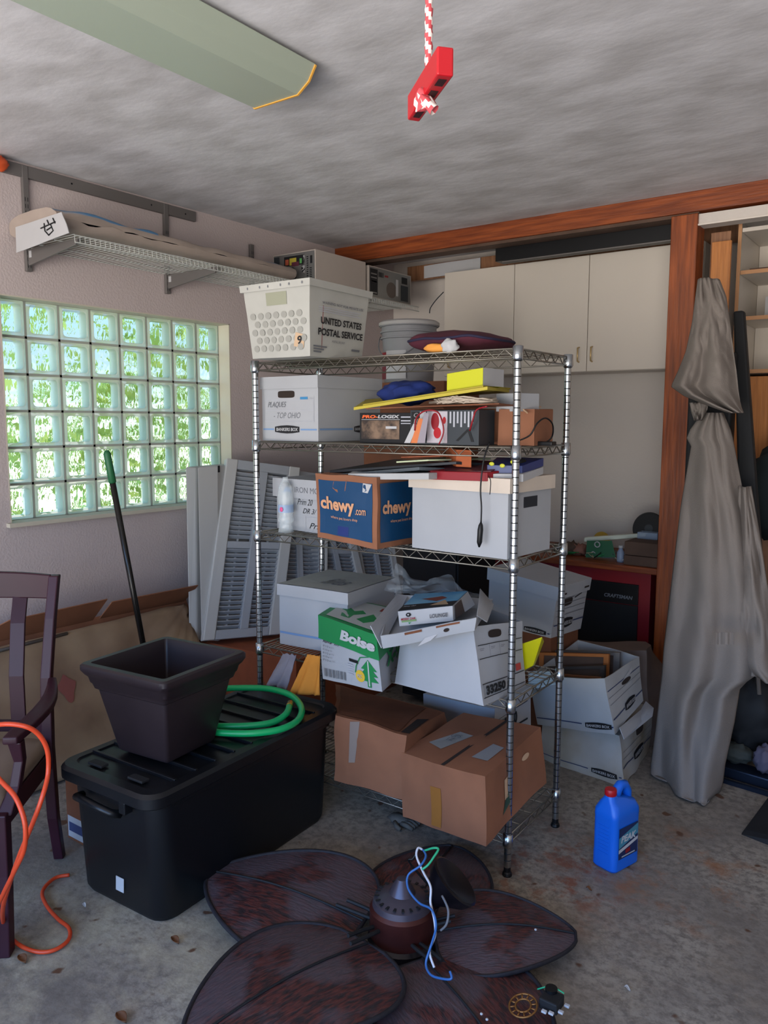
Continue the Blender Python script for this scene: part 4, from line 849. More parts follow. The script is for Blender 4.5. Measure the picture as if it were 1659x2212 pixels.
# rug heap / brown carton behind the frames
c = [A(1150, 1500, y=3.78), A(1405, 1520, y=3.78), (2.72, 4.15, .02), (2.05, 4.15, .02), A(1150, 1392, y=3.80), A(1404, 1408, y=3.80), A(1400, 1385, y=4.15), A(1180, 1378, y=4.15)]
c[0].z = c[1].z = 0
o, B, Lb = carton('low_brown_carton', 'low dusty brown carton topped with felt behind the white stack', 'carton', c, mat('dusty_brown_felt', '#75655d', .9, var=.2), amp=.03, sc=4, seed=31, n=12)
# tilted box J
J8 = [A(1052, 1345, y=3.42), A(1190, 1379, y=3.25), A(1254, 1358, y=3.60), (2.16, 3.78, .56), A(1058, 1228, y=3.42), A(1206, 1270, y=3.25), A(1273, 1249, y=3.62), A(1135, 1206, y=3.80)]
o, B, Lb = carton('tilted_file_box', 'closed white file box tilted on the heap behind the rack', 'box', J8, WHITE, amp=.002, n=6)
Lb = Box8(lidc(J8, .055, .008), .0, 6, 0); Lb.mesh('lid', WHITE, o, faces='FRBLU', n=6, solid=.003)
Lb.marks('lid_slot', o, [('R', 'rect', (.12, .25, .26, .4), HOLE), ('R', 'rect', (.80, .3, .95, .45), HOLE)])
it = bankers('F', .60, .93, .02, .13, True, NAVY)[1:]+bankers('R', .22, .62, .14, .34, True, NAVY)+[('R', 'line', ((.03, .42+.11*i), (.97, .42+.11*i), .005), INKG) for i in range(3)]+[('R', 'line', ((.03, .73), (.55, .73), .006), INKG), ('R', 'line', ((.58, .70), (.80, .76), .012), INK), ('F', 'poly', [(.35, .97), (.40, .99), (.80, .82), (.82, .78)], HOLE)]
B.marks('printing', o, it); B.marks('hand_hole', o, [('R', 'oval', (.20, .58, .52, .74), HOLE, 3)])
# props beneath the tilted box (another stack reaching the floor, mostly hidden)
c = bc((2.26, 3.66, 0), RD(-6), .36, .30, .60); c[4:] = [Vector((p[0], p[1], z)) for p, z in zip(c[4:], (.66, .60, .60, .66))]
c = [Vector(p) for p in bc((2.03, 3.68, 0), RD(-14), .26, .22, .585)]
o, B, Lb = carton('tall_brown_carton', 'tall brown carton hidden under the tilted file box', 'carton', c, KRAFTD, amp=0)
# grey box behind bottom tier
c = [A(922, 1600, y=2.92), A(1068, 1625, y=2.86), A(1150, 1590, y=3.16), (1.86, 3.2, .0), A(918, 1500, y=2.94), A(1067, 1532, y=2.88), A(1146, 1482, y=3.18), (1.86, 3.22, .36)]
c = [Vector(p) for p in c]
for i in range(3): c[i].z = 0
o, B, Lb = carton('grey_shadowed_file_box', 'white file box with black band on the floor right behind the bottom tier', 'box', c, WHITE, amp=.003, lid=.05)
B.marks('printing', o, [('R', 'rect', (.1, .66, .9, .68), INK), ('R', 'rect', (.1, .86, .9, .88), INK), ('R', 'text', (.15, .70, .6, .84), INK, ('33250', .05, 0)), ('R', 'oval', (.55, .28, .8, .40), HOLE), ('R', 'rect', (.62, .92, .75, .97), RED)])
# tall cabinet, carton and bucket in the corner behind the rack
c = [A(872, 1500, y=3.62), A(992, 1500, y=3.62), (1.62, 4.0, 0), (1.20, 4.0, 0)]; xl, xr_ = A(870, 1250, y=3.62).x, A(990, 1250, y=3.62).x
bkc = thing('black_cabinet', 'tall black metal cabinet behind the rack left of the red tool chest', 'cabinet', (xl, 3.62, 0))
MB().box(0, xr_-xl, 0, .42, .04, 1.22).build('body', BLKM, bkc, bevel=.004); MB().box(.01, xr_-xl-.01, -.012, 0, .06, 1.2).build('door', BLK, bkc, bevel=.002)
o = MB().box(.06, .16, -.016, -.0125, .93, .97).build('pale_label', mat('pale_blue_sticker', '#6f8a94', .5), bkc)
cxl, cxr = A(786, 980, y=3.60).x, A(940, 980, y=3.60).x
o, B, Lb = carton('corner_carton', 'tall brown carton on the black cabinet carrying the grey bucket', 'carton', [(cxl, 3.60, 1.22), (cxr+.05, 3.60, 1.22), (cxr+.05, 3.98, 1.22), (cxl, 3.98, 1.22), (cxl, 3.60, 1.80), (cxr+.05, 3.60, 1.80), (cxr+.05, 3.98, 1.80), (cxl, 3.98, 1.80)], KRAFTD)
bq = (A(830, 750, y=3.75)+A(935, 750, y=3.75))/2; rb = (A(935, 690, y=3.75)-A(828, 690, y=3.75)).length/2*.93
bk = thing('grey_bucket', 'grey plastic pail with red and white label and wire handle', 'bucket', (bq.x, 3.76, 1.80)); hb = .335
BKM = mat('grey_pail_plastic', '#85868a', .5)
b = MB(); b.lathe([(rb*.86, 0), (rb*.88, .005), (rb*.96, hb*.72), (rb*1.03, hb*.725), (rb*1.03, hb*.75), (rb*.97, hb*.755), (rb*.975, hb*.82), (rb*1.04, hb*.825), (rb*1.04, hb*.85), (rb*.98, hb*.855), (rb*.99, hb*.92), (rb*1.06, hb*.925), (rb*1.06, hb*.95)], 32); b.build('pail', BKM, bk, auto=True)
MB().lathe([(rb*1.09, hb*.94), (rb*1.09, hb*.99), (rb*1.0, hb*1.02), (rb*.2, hb*1.06), (0, hb*1.06)], 32).build('lid', mat('pale_grey_lid', '#a5a3a2', .5), bk, auto=True)
def arc(r, z0, z1, a0, a1, m, name, off=.002):
    b = MB(); b.grid(lambda u, v: Vector(((r+off)*cos(a0+(a1-a0)*u), (r+off)*sin(a0+(a1-a0)*u), z0+(z1-z0)*v)), 14, 1); return b.build(name, m, bk, smooth=True)
arc(rb*.955, .02, hb*.52, RD(-112), RD(-62), PAPER, 'label'); arc(rb*.955, .10, hb*.5, RD(-140), RD(-112), RED, 'red_label'); arc(rb*.955, .02, .09, RD(-140), RD(-112), mat('maroon_label', '#6c2430', .5), 'maroon_label')
MB().tube([(rb*cos(RD(-160)+RD(150)*t), rb*1.15*sin(RD(-160)+RD(150)*t)-.01, hb*.78-.13*sin(pi*t)) for t in [i/20 for i in range(21)]], .003, 6).build('wire_bail', INKG, bk, smooth=True)
o = wire('loose_wire', 'thin dark wire sticking up from the bucket lid', 'wire', [A(928, 676, y=3.76), A(930, 665, y=3.8), A(942, 648, y=3.85), A(958, 631, y=3.9)], .003, DGREY)

# shutters leaning at the window
def shutter(label, BLc, BRc, TLc, TRc, louv=True, th=.045, name='louvered_shutter'):
    P = [Vector(p) for p in (BLc, BRc, TRc, TLc)]; nrm = (P[1]-P[0]).cross(P[3]-P[0]).normalized()*th
    r = thing(name, label, 'shutter', tuple((P[0]+P[1])/2), group='plastic shutters leaning under the window')
    def pt(u, v, d=0): return (P[0]*(1-u)+P[1]*u)*(1-v)+(P[3]*(1-u)+P[2]*u)*v+nrm*d
    def slab_(b, u0, u1, v0, v1, d0=0, d1=1): b.hexa([pt(u0, v0, d0), pt(u1, v0, d0), pt(u1, v1, d0), pt(u0, v1, d0), pt(u0, v0, d1), pt(u1, v0, d1), pt(u1, v1, d1), pt(u0, v1, d1)])
    for u0, u1 in ((0, .15), (.85, 1)): b = MB(); slab_(b, u0, u1, 0, 1); b.build('stile', SHUTW, r, True, bevel=.006)
    b = MB(); slab_(b, .455, .565, .045, .945, .1, .95); b.build('middle_stile', SHUT, r, True, bevel=.004)
    for v0, v1 in ((0, .05), (.49, .53), (.945, 1)): b = MB(); slab_(b, .15, .85, v0, v1, .1, .9); b.build('rail', SHUT, r, True, bevel=.004)
    for k, (u0, u1) in enumerate(((.15, .455), (.565, .85))):
        b = MB(); n_ = 34
        for i in range(n_):
            v = .055+(.885)*i/n_
            if .475 < v < .53: continue
            b.hexa([pt(u0, v, .25), pt(u1, v, .25), pt(u1, v+.004, .25), pt(u0, v+.004, .25), pt(u0, v+.012, .75), pt(u1, v+.012, .75), pt(u1, v+.016, .75), pt(u0, v+.016, .75)])
        lv = b.build('louvers', SHUT, r, True)
        b = MB(); um = (u0+u1)/2; slab_(b, um-.012, um+.012, .06, .94, -.05, .15) ; b.build('tilt_rod', SHUTW, r, True)
    b = MB()
    for u, v in ((.075, .972), (.075, .018), (.925, .018)):
        b.poly([pt(u+.045*cos(a), v+.020*sin(a), -.03) for a in [2*pi*i/18 for i in range(18)]])
    for u in (.075, .51, .925): b.poly([pt(u+.012*cos(a), .51+.008*sin(a), -.03) for a in [2*pi*i/10 for i in range(10)]])
    b.build('round_hole', mat('dark_socket', '#1c1e24', .7), r, True)
    return r
def fixn(f): return f
# camera-side normal: make P order so that depth extends away from the camera
Y_ = 0
def shut_px(label, bl, br, tl, tr, xb, xt, dx=.16, **k):
    BL = A(*bl, x=xb); BR = A(*br, x=xb+dx); TL = A(*tl, x=xt); TR = A(*tr, x=xt+dx); return shutter(label, BL, BR, TL, TR, **k)
shut_px('front louvered grey shutter leaning left with holes at its corners', (432, 1386), (598, 1372), (484, 994), (642, 1014), .42, .20)
shut_px('louvered shutter behind the rack left post, second in the row', (590, 1350), (700, 1345), (560, 1010), (705, 1030), .50, .20, dx=.14)
shut_px('louvered shutter leaning right, third in the row', (690, 1345), (800, 1340), (640, 1050), (735, 1058), .58, .30, dx=.12)
shut_px('louvered shutter leaning right, fourth in the row', (790, 1335), (868, 1330), (735, 1060), (830, 1065), .66, .40, dx=.12)
for k, (x0, x1, xd, lab) in enumerate(((400, 424, .20, 'closed pale shutter edge nearest the wall under the window'), (426, 470, .27, 'closed pale shutter edge between the wall one and the louvered front one'))):
    r = thing('shutter_edge_on', lab, 'shutter', tuple(A(x0, 1380, x=xd+.15)), group='plastic shutters leaning under the window')
    a, b_, c_, d_ = A(x0+8, 1384, x=xd+.16), A(x1+2, 1386, x=xd+.18), A(x1, 1010-k*4, x=xd-.02), A(x0, 1008, x=xd-.04)
    dv = Vector((-.10, .34, 0)) if k else Vector((-.08, .34, 0)); H = [a, b_, b_+dv, a+dv, d_, c_, c_+dv, d_+dv]
    MB().hexa(H).build('panel', SHUTW, r, True, bevel=.008)
    if k:
        MB().hexa([b_.lerp(c_, .96)+dv*0+Vector((.001, 0, 0)), b_.lerp(c_, .96)+dv*.06+Vector((.003, 0, 0)), c_+dv*.06+Vector((.003, 0, -.01)), c_+Vector((.001, 0, -.01))]+[p+Vector((.002, 0, 0)) for p in (b_.lerp(c_, .96), b_.lerp(c_, .96)+dv*.06, c_+dv*.06, c_)]).build('round_hole', mat('dark_socket', '#1c1e24', .7), r, True)
# low terracotta carton they stand on
o, B, Lb = carton('terracotta_carton', 'low terracotta brown carton under the shutters behind the planter', 'carton', [(.30, 2.90, 0), (1.02, 2.92, 0), (1.02, 3.9, 0), (.30, 3.9, 0), (.30, 2.90, .365), (1.02, 2.92, .375), (1.02, 3.9, .33), (.30, 3.9, .34)], mat('terracotta_card', '#8e4a2c', .8, var=.2))
B.marks('printing', o, [('F', 'text', (.62, .35, .80, .6), KRAFTD, ('Om', .05, .2)), ('F', 'oval', (.80, .3, .92, .7), KRAFTD)])

# ================================================================ WORKBENCH AND TOOL CHEST
BFY = 4.46
wbx0 = A(985, 1212, y=BFY).x
wb = thing('workbench', 'wooden workbench top along the back wall under the cabinets', 'workbench', (wbx0, BFY, 0))
zt1 = A(1413, 1229, y=BFY).z
MB().box(0, 2.50-wbx0, 0, BY-BFY-.01, zt1-.035, zt1).build('worktop', CEDAR, wb, bevel=.003)
MB().box(.0, .06, .02, .5, 0, zt1-.036).build('leg', DUSTY, wb); MB().box(2.43-wbx0, 2.49-wbx0, .02, .5, 0, zt1-.036).build('leg', DUSTY, wb)
tx1 = A(1404, 1300, y=4.52).x; tx0 = A(990, 1300, y=4.52).x
tcst = thing('tool_chest', 'red framed tool chest with black front under the workbench', 'tool chest', (tx0, 4.52, 0)); Wt = tx1-tx0; zt2 = zt1-.04
MB().box(0, Wt, 0, .5, .02, zt2).build('body', RED, tcst, bevel=.003)
fx = A(1378, 1300, y=4.51).x-tx0; fx0 = .16
MB().box(fx0, fx, -.012, -.001, .03, zt2-.20).build('door', BLKM, tcst, bevel=.002); d_ = MB().box(fx0, fx, -.014, -.001, zt2-.195, zt2-.075).build('drawer', BLK, tcst, bevel=.002)
b = MB(); vs, fs = text_data('CRAFTSMAN', .03, .2); vv = [b.bm.verts.new(Vector((fx-.20+.17*x, -.0155, zt2-.165+.022*y))) for x, y in vs]; [b._f([vv[i] for i in f]) for f in fs]; b.build('badge', mat('silver_badge', '#8f98a3', .3, .6), d_)
# clutter on the bench
def on(px, dy=0): return A(px, 1190, z=zt1+.02).x
zb = zt1
def bench(px, py, z=None, y=None): return A(px, py, y=y)
o = thing('white_strip_light', 'long white strip lying across the workbench clutter', 'strip light', tuple(A(1262, 1165, y=4.60))); a, c_ = A(1262, 1166, y=4.60), A(1395, 1156, y=4.70)
MB().hexa([a-Vector((0, 0, .014)), c_-Vector((0, 0, .012)), c_+Vector((0, .04, -.012)), a+Vector((0, .04, -.014)), a+Vector((0, 0, .014)), c_+Vector((0, 0, .012)), c_+Vector((0, .04, .012)), a+Vector((0, .04, .014))]).build('strip', mat('offwhite_plastic', '#c2c7b6', .4), o, True, bevel=.003)
o = thing('green_circuit_pack', 'green blister pack with round white dial under the strip', 'package', tuple(A(1300, 1190, y=4.57)))
b = MB(); b.hexa([A(1265, 1204, y=4.55), A(1330, 1204, y=4.55), A(1330, 1204, y=4.57), A(1265, 1204, y=4.57), A(1268, 1168, y=4.57), A(1322, 1168, y=4.57), A(1322, 1168, y=4.59), A(1268, 1168, y=4.59)]).build('card', mat('green_card', '#1f5b3b', .4), o, True)
b = MB(); cc = A(1291, 1176, y=4.562); b.tube([cc+Vector((.016*cos(2*pi*i/16), -.006, .016*sin(2*pi*i/16))) for i in range(16)], .0035, 6, closed=True).build('dial', PAPER, o, True, smooth=True)
random.seed(12)
junk = [('wire_offcut', 'cable', m_) for m_ in (PENC, INKG, mat('beige_lead', '#a79a7d', .6), GRN, BLK)]
for i in range(9):
    px = random.uniform(1225, 1345); q = A(px, 1208, y=4.53); q.z = zt1+.004
    pts = [q+Vector((random.uniform(-.07, .07), random.uniform(-.01, .12), random.uniform(0, .05))) for _ in range(6)]
    o = wire('cable_offcut', 'short cable offcut heaped on the workbench front', 'cable', pts, random.choice([.002, .003]), junk[i % 5][2], group='cable offcuts on the workbench')
for i, (px, r_, m_, lab) in enumerate(((1233, .05, DUSTY, 'dark brown greasy lump of parts left on the workbench'), (1252, .045, mat('rusty_pink', '#8e5f50', .7), 'rusty pinkish part beside the dark lump on the bench'), (1210, .04, mat('dull_olive', '#5f6152', .7), 'dull olive part pile behind the rear right post'))):
    q = A(px, 1195, y=4.66); q.z = zt1+r_*.7; o = MB().blob(q, (r_*1.1, r_, r_*.8), 16, 10, .7, 8, i).build('part_pile', m_, smooth=True); tag(o, lab, 'parts')
q = A(1300, 1150, y=4.80); o = MB().lathe([(0, .0), (.055, 0), (.055, .012), (0, .012)], 24, Matrix.Translation(Vector((A(1300, 1158, y=4.97).x, 4.97, zt1+.056))) @ Matrix.Rotation(RD(75), 4, 'X')).build('yellow_disc', mat('ochre_disc', '#c39a2c', .5)); tag(o, 'yellow disc standing behind the white strip', 'disc')
q = A(1402, 1142, y=4.78); o = thing('black_disc', 'black round disc standing behind the post on the workbench', 'disc', tuple(q)); MB().lathe([(.012, -.008), (.095, -.008), (.1, 0), (.095, .008), (.012, .008)], 36, Matrix.Rotation(RD(80), 4, 'X')).build('disc', BLK, o, auto=True); MB().lathe([(.0, -.01), (.025, -.01), (.025, .01), (0, .01)], 20, Matrix.Rotation(RD(80), 4, 'X')).build('hub', DGREY, o, auto=True)
q = A(1398, 1158, y=4.66); o = thing('clear_blister_box', 'clear bluish plastic box lying on the brown drawer box', 'box', tuple(q)); MB().box(-.06, .06, 0, .08, -.02, .02).build('shell', mat('bluish_clear', '#9fb3cf', .15, alpha=.55), o, bevel=.004)
q = A(1341, 1190, y=4.56); o = thing('small_clear_bottle', 'small clear blue bottle standing on the bench by the brown box', 'bottle', (q.x, 4.56, zt1)); MB().lathe([(.02, 0), (.022, .01), (.022, .06), (.012, .075), (.012, .085)], 16).build('body', mat('bluish_clear', '#9fb3cf'), o, smooth=True); MB().lathe([(.013, .085), (.013, .10), (0, .10)], 12).build('cap', PAPER, o)
x0 = A(1350, 1200, y=4.52).x; o = thing('brown_drawer_box', 'dusty brown wooden drawer box at the right end of the bench', 'drawer box', (x0, 4.50, zt1)); MB().box(0, .24, 0, .3, 0, .055).build('lower_drawer', DUSTY, o, bevel=.002); MB().box(0, .24, .004, .3, .058, .135).build('upper_drawer', DUSTY, o, bevel=.002)

# ================================================================ RIGHT-HAND BAY
cu_ = thing('open_shelving', 'open white shelving with bare wood edges right of the post', 'shelving', (2.66, 4.60, 0)); H_ = 2.70
MB().box(0, .018, 0, .45, .6, 2.63).build('side_panel', MELA, cu_); MB().box(0, .018, -.003, 0, .6, 2.63).build('side_edge', EDGE, cu_); MB().box(.02, 1.5, .44, .45, 1.84, 2.60).build('back_panel', MELA, cu_)
for z in (2.382, 2.143, 1.865): s__ = MB().box(.02, 1.5, .002, .44, z-.02, z).build('shelf_board', MELA, cu_); MB().box(.02, 1.5, -.002, .002, z-.02, z).build('board_edge', EDGE, s__)
MB().box(.02, 1.5, .0, .45, 2.58, 2.60).build('top_board', MELA, cu_)
o, B, Lb = carton('slanting_white_carton', 'white box lid slanting on the second board of the open shelving', 'box', bc((3.05, 4.78, 2.16), RD(-20), .5, .22, .10, rx=RD(0)), PAPER)
o = MB().box(2.72, 3.3, 4.62, 5.0, 2.383, 2.392).build('brown_placemat', DUSTY); tag(o, 'thin brown mat on the upper shelving board', 'mat')
o = MB().box(2.68, 3.6, 4.64, 5.05, .2, 1.83).build('plywood_sheet', PLYO, bevel=.002); tag(o, 'orange brown plywood panel under the open shelving', 'panel')
o = MB().box(2.535, 2.635, 4.55, 4.57, .0, 2.585).build('brown_board', PLY, bevel=.002); tag(o, 'taller brown board standing beside the wooden post', 'board')
a = A(1540, 525, y=4.46); c_ = A(1582, 525, y=4.46); o = MB().box(a.x, c_.x, 4.44, 4.46, .0, a.z).build('orange_board', PLYO, bevel=.002); tag(o, 'shorter orange board standing between brown board and shelving', 'board')
# black folded frame leaning right of the cover
P0 = [A(1583, 672, y=3.95), A(1606, 670, y=3.95), A(1650, 1290, y=3.72), A(1600, 1290, y=3.72)]
o = MB().hexa([P0[3], P0[2], P0[2]+Vector((0, .05, 0)), P0[3]+Vector((0, .05, 0)), P0[0], P0[1], P0[1]+Vector((0, .05, 0)), P0[0]+Vector((0, .05, 0))]).build('black_folded_frame', BLKM, bevel=.01); tag(o, 'tall black folded frame leaning behind the beige cover', 'frame')
x2 = A(1603, 900, y=3.9); x3 = A(1622, 1250, y=3.75); o = MB().tube([A(1604, 860, y=3.9), x3, A(1640, 1500, y=3.70)], .009, 8).build('aluminium_pole', mat('dull_aluminium', '#8b8078', .5, .5), smooth=True); tag(o, 'thin dull metal pole beside the black folded frame', 'pole')
# large beige cover over something tall
cv = thing('beige_canvas_cover', 'beige canvas cover draped over a tall frame right of the post', 'cover', tuple(A(1500, 1700, z=0)))
def lerp_tab(tab, y):
    for (y0, *a), (y1, *b_) in zip(tab, tab[1:]):
        if y <= y1: t = (y-y0)/(y1-y0) if y1 > y0 else 0; return [p+(q-p)*t for p, q in zip(a, b_)]
    return list(tab[-1][1:])
def drape(name, tab, ynear, seed, nf=7, amp=.022, m=CANV, nv=46, bulge=.16, yfun=None):
    ys0, ys1 = tab[0][0], tab[-1][0]
    def fn(u, v):
        py = ys0+(ys1-ys0)*v; xl, xr = lerp_tab(tab, py)[:2]; yn = yfun(v) if yfun else ynear
        L = A(xl, py, y=yn); R = A(xr, py, y=yn); p = L.lerp(R, u)
        f = sin(u*nf*2*pi*.5+seed+1.5*noise.noise(Vector((v*2.2, seed, u))))*amp*(.25+v)+noise.noise(Vector((u*3.6, v*3.5, seed)))*.09*(.3+.7*v)+abs(noise.noise(Vector((u*5-v*3, v*7, seed+4))))*.03
        p += Vector((.25, -1, 0))*(bulge*sin(pi*u)**.7*(.35+.65*v)+f*sin(pi*min(1, max(0, u)))**.25)
        if p.z < .012: p.z = .012+.004*sin(u*30)
        return p
    b = MB(); b.grid(fn, 70, nv); return b.build(name, m, cv, True, smooth=True, solid=.004)
drape('lower_drape', [(892, 1518, 1562), (930, 1490, 1578), (945, 1483, 1582), (960, 1494, 1585), (1100, 1470, 1612), (1250, 1452, 1640), (1400, 1434, 1648), (1460, 1430, 1640), (1475, 1428, 1600), (1560, 1418, 1586), (1650, 1406, 1566), (1700, 1404, 1560), (1722, 1440, 1548)], 3.62, 2.0, nf=5, amp=.026, yfun=lambda v: 3.72-.22*v)
drape('upper_flap', [(604, 1508, 1554), (640, 1503, 1568), (700, 1495, 1577), (760, 1482, 1584), (800, 1466, 1590), (835, 1450, 1594), (855, 1478, 1597), (880, 1540, 1601), (892, 1575, 1606)], 3.66, 5.0, nf=5.5, amp=.012, bulge=.10, yfun=lambda v: 3.86-.20*v)
drape('side_flap', [(1050, 1596, 1622), (1150, 1590, 1640), (1250, 1580, 1655), (1350, 1572, 1672), (1420, 1558, 1690), (1452, 1600, 1700)], 3.60, 9.0, nf=3, bulge=.10, nv=30, yfun=lambda v: 3.66-.10*v)
drape('torn_strip', [(870, 1490, 1530), (890, 1494, 1526), (908, 1500, 1518)], 3.7, 3.0, nf=4, amp=.008, bulge=.03, nv=8)
for (y0, y1, x0, x1, yy) in ((1366, 1392, 1548, 1585, 3.29),): 
    b = MB(); b.grid(lambda u, v: A(x0+(x1-x0)*u, y0+(y1-y0)*v, y=yy+.01*sin(u*9)), 8, 4); b.build('sewn_tab', CANV, cv, True, solid=.003)
q = A(1530, 905, y=3.84); o = MB().box(q.x-.09, q.x+.10, 3.82, 3.92, .02, 1.9).build('dark_inner_frame', BLKM, bevel=.01); tag(o, 'dark frame glimpsed through the gap in the beige cover', 'frame')
# dark machinery, lower right
q = A(1600, 1690, z=0); o = thing('black_steel_base', 'bluish black steel base rail on the floor beside the cover', 'base', tuple(q)); a, c_ = A(1556, 1672, y=3.66), A(1700, 1712, y=3.58)
BST = mat('blue_black_steel', '#232b3a', .3, .5)
MB().hexa([(a.x, 3.66, 0), (3.40, 3.60, 0), (3.40, 3.70, 0), (a.x, 3.76, 0), (a.x, 3.66, .05), (3.40, 3.60, .05), (3.40, 3.70, .05), (a.x, 3.76, .05)]).build('rail', BST, o, True, bevel=.006)
MB().hexa([(a.x-.01, 3.60, 0), (3.4, 3.54, 0), (3.4, 3.56, 0), (a.x-.01, 3.62, 0), (a.x-.01, 3.60, .018), (3.4, 3.54, .018), (3.4, 3.56, .018), (a.x-.01, 3.62, .018)]).build('kick_strip', BST, o, True)
for i, (px, py, yy, r_, m_, lab) in enumerate(((1610, 1600, 3.85, (.16, .12, .20), BLKM, 'black bag slumped on the steel base rail'), (1640, 1480, 3.9, (.12, .1, .12), BLKM, 'black bundle above the slumped bag under the cover hem'), (1590, 1650, 3.74, (.07, .05, .045), mat('dark_olive_rag', '#3c3e38', .8), 'dark grey-green rag before the slumped bag'), (1655, 1640, 3.70, (.05, .05, .06), mat('mauve_cloth', '#57505e', .8), 'mauve cloth at the right edge above the rail'))):
    q = A(px, py, y=yy); q.z = max(q.z, r_[2]+.052); o = MB().blob(q, r_, 24, 16, .35, 6, i+4).build('black_bag' if i < 2 else 'rag', m_, smooth=True); tag(o, lab, 'bag' if i < 2 else 'rag')
o = MB().tube([A(1618, 1475, y=3.95), A(1616, 1500, y=3.93), A(1630, 1640, y=3.90)], [.02, .034, .034], 16).build('tan_tube', mat('dusty_tan_tube', '#7b6f5c', .7), smooth=True); tag(o, 'dusty tan cardboard tube standing behind the black bags', 'tube')
o = MB().blob(A(1603, 1628, y=3.72), (.035, .01, .014), 12, 8, .3, 6, 2).build('pink_wrapper', mat('dull_pink', '#9a5f5c', .5), smooth=True); tag(o, 'small dull pink wrapper on the slumped black bag', 'wrapper')
q = A(1650, 980, y=4.2); o = MB().blob((3.05, 4.30, 1.25), (.22, .14, .26), 24, 16, .3, 5, 9).build('dark_teal_jacket', mat('dark_teal_cloth', '#1c2527', .85), smooth=True); tag(o, 'dark teal bundle hanging below the open shelving at right edge', 'jacket')
o = MB().box(2.86, 3.5, 4.32, 4.36, .3, 1.12).build('brown_cardboard_sheet', PLY, bevel=.003); tag(o, 'brown cardboard sheet standing behind the cover at right edge', 'cardboard')
a = A(1602, 1800, z=0); o = MB().hexa([(3.10, 3.17, 0), (3.40, 3.10, 0), (3.45, 3.50, 0), (3.14, 3.50, 0), (3.11, 3.20, .012), (3.40, 3.14, .05), (3.45, 3.48, .09), (3.15, 3.48, .06)]).build('black_wedge_foot', BLKM, bevel=.004); tag(o, 'black wedge foot on the floor at the right edge', 'foot')

# ================================================================ FOREGROUND LEFT
def rrect_pts(w, d, r, z, n=5, ox=0, oy=0):
    return [Vector((ox+sx*(w/2-r)+r*cos(a+o_), oy+sy*(d/2-r)+r*sin(a+o_), z)) for sx, sy, o_ in ((1, 1, 0), (-1, 1, pi/2), (-1, -1, pi), (1, -1, 3*pi/2)) for a in [pi/2*i/n for i in range(n+1)]]
def loft(b, secs, n=5, capb=True, capt=True):
    R = [[b.bm.verts.new(p) for p in rrect_pts(*s_[:4], n=n, ox=s_[4] if len(s_) > 4 else 0, oy=s_[5] if len(s_) > 5 else 0)] for s_ in secs]
    for a, c_ in zip(R, R[1:]):
        for k in range(len(a)): b._f([a[k], a[(k+1) % len(a)], c_[(k+1) % len(c_)], c_[k]])
    if capb: b._f(R[0][::-1])
    if capt: b._f(R[-1])
    return b
# leaning carton flaps and wrapped panel against the wall
o = thing('flattened_carton', 'flattened brown carton with two folded flaps leaning on the wall', 'cardboard', (.40, 2.2, 0))
MB().hexa([(.46, 1.30, 0), (.46, 2.86, 0), (.49, 2.86, 0), (.49, 1.30, 0), (.20, 1.30, .60), (.20, 2.88, .60), (.23, 2.88, .60), (.23, 1.30, .60)]).build('panel', KRAFT, o, True)
flap('flap', [(.24, 2.32, .60), (.24, 2.86, .59), A(428, 1264, x=.34), A(242, 1300, x=.34)], KRAFT, o, .005)
flap('flap', [(.24, 1.55, .60), (.24, 2.28, .60), A(232, 1294, x=.33), A(20, 1340, x=.33)], KRAFT, o, .005)
o = thing('wrapped_panel', 'tan paper-wrapped panel with creased corner leaning before the brown carton', 'panel', (.55, 2.2, 0))
WRAP = mat('creased_tan_paper', '#9b8266', .8, col2='#7d6450', vs=3)
def wp(u, v):
    y = 1.62+1.20*u; p = Vector((.58-.29*v, y, .012+.575*v)); c_ = Vector((0, 2.86, .6)); d_ = math.hypot(y-2.86, p.z-.6); a_ = math.atan2(p.z-.6, 2.86-y)
    return p+Vector((.012*sin(a_*26)*math.exp(-d_*3.2)+.02*noise.noise(Vector((y*5, v*4, 3))), 0, 0))
MB().grid(wp, 60, 30).build('wrapping', WRAP, o, True, smooth=True, solid=.018)
b = MB(); b.tube([wp(0.0, .02)+Vector((.012, 0, 0)), wp(0, .8)+Vector((.012, 0, 0)), wp(.01, .9)+Vector((.012, 0, 0)), wp(.035, .96)+Vector((.012, 0, 0)), wp(.09, .985)+Vector((.012, 0, 0)), wp(.4, .99)+Vector((.012, 0, 0))], .008, 6); b.build('metal_edge', GREYP, o, True, smooth=True)
b = MB(); b.poly([wp(.33+.035*cos(a)*(1+.3*sin(3*a)), .60+.09*sin(a)*(1+.2*cos(4*a)))+Vector((.014, 0, 0)) for a in [2*pi*i/24 for i in range(24)]]); b.build('pink_stain', mat('faded_pink_mark', '#8a5048', .8), o, True, smooth=True)
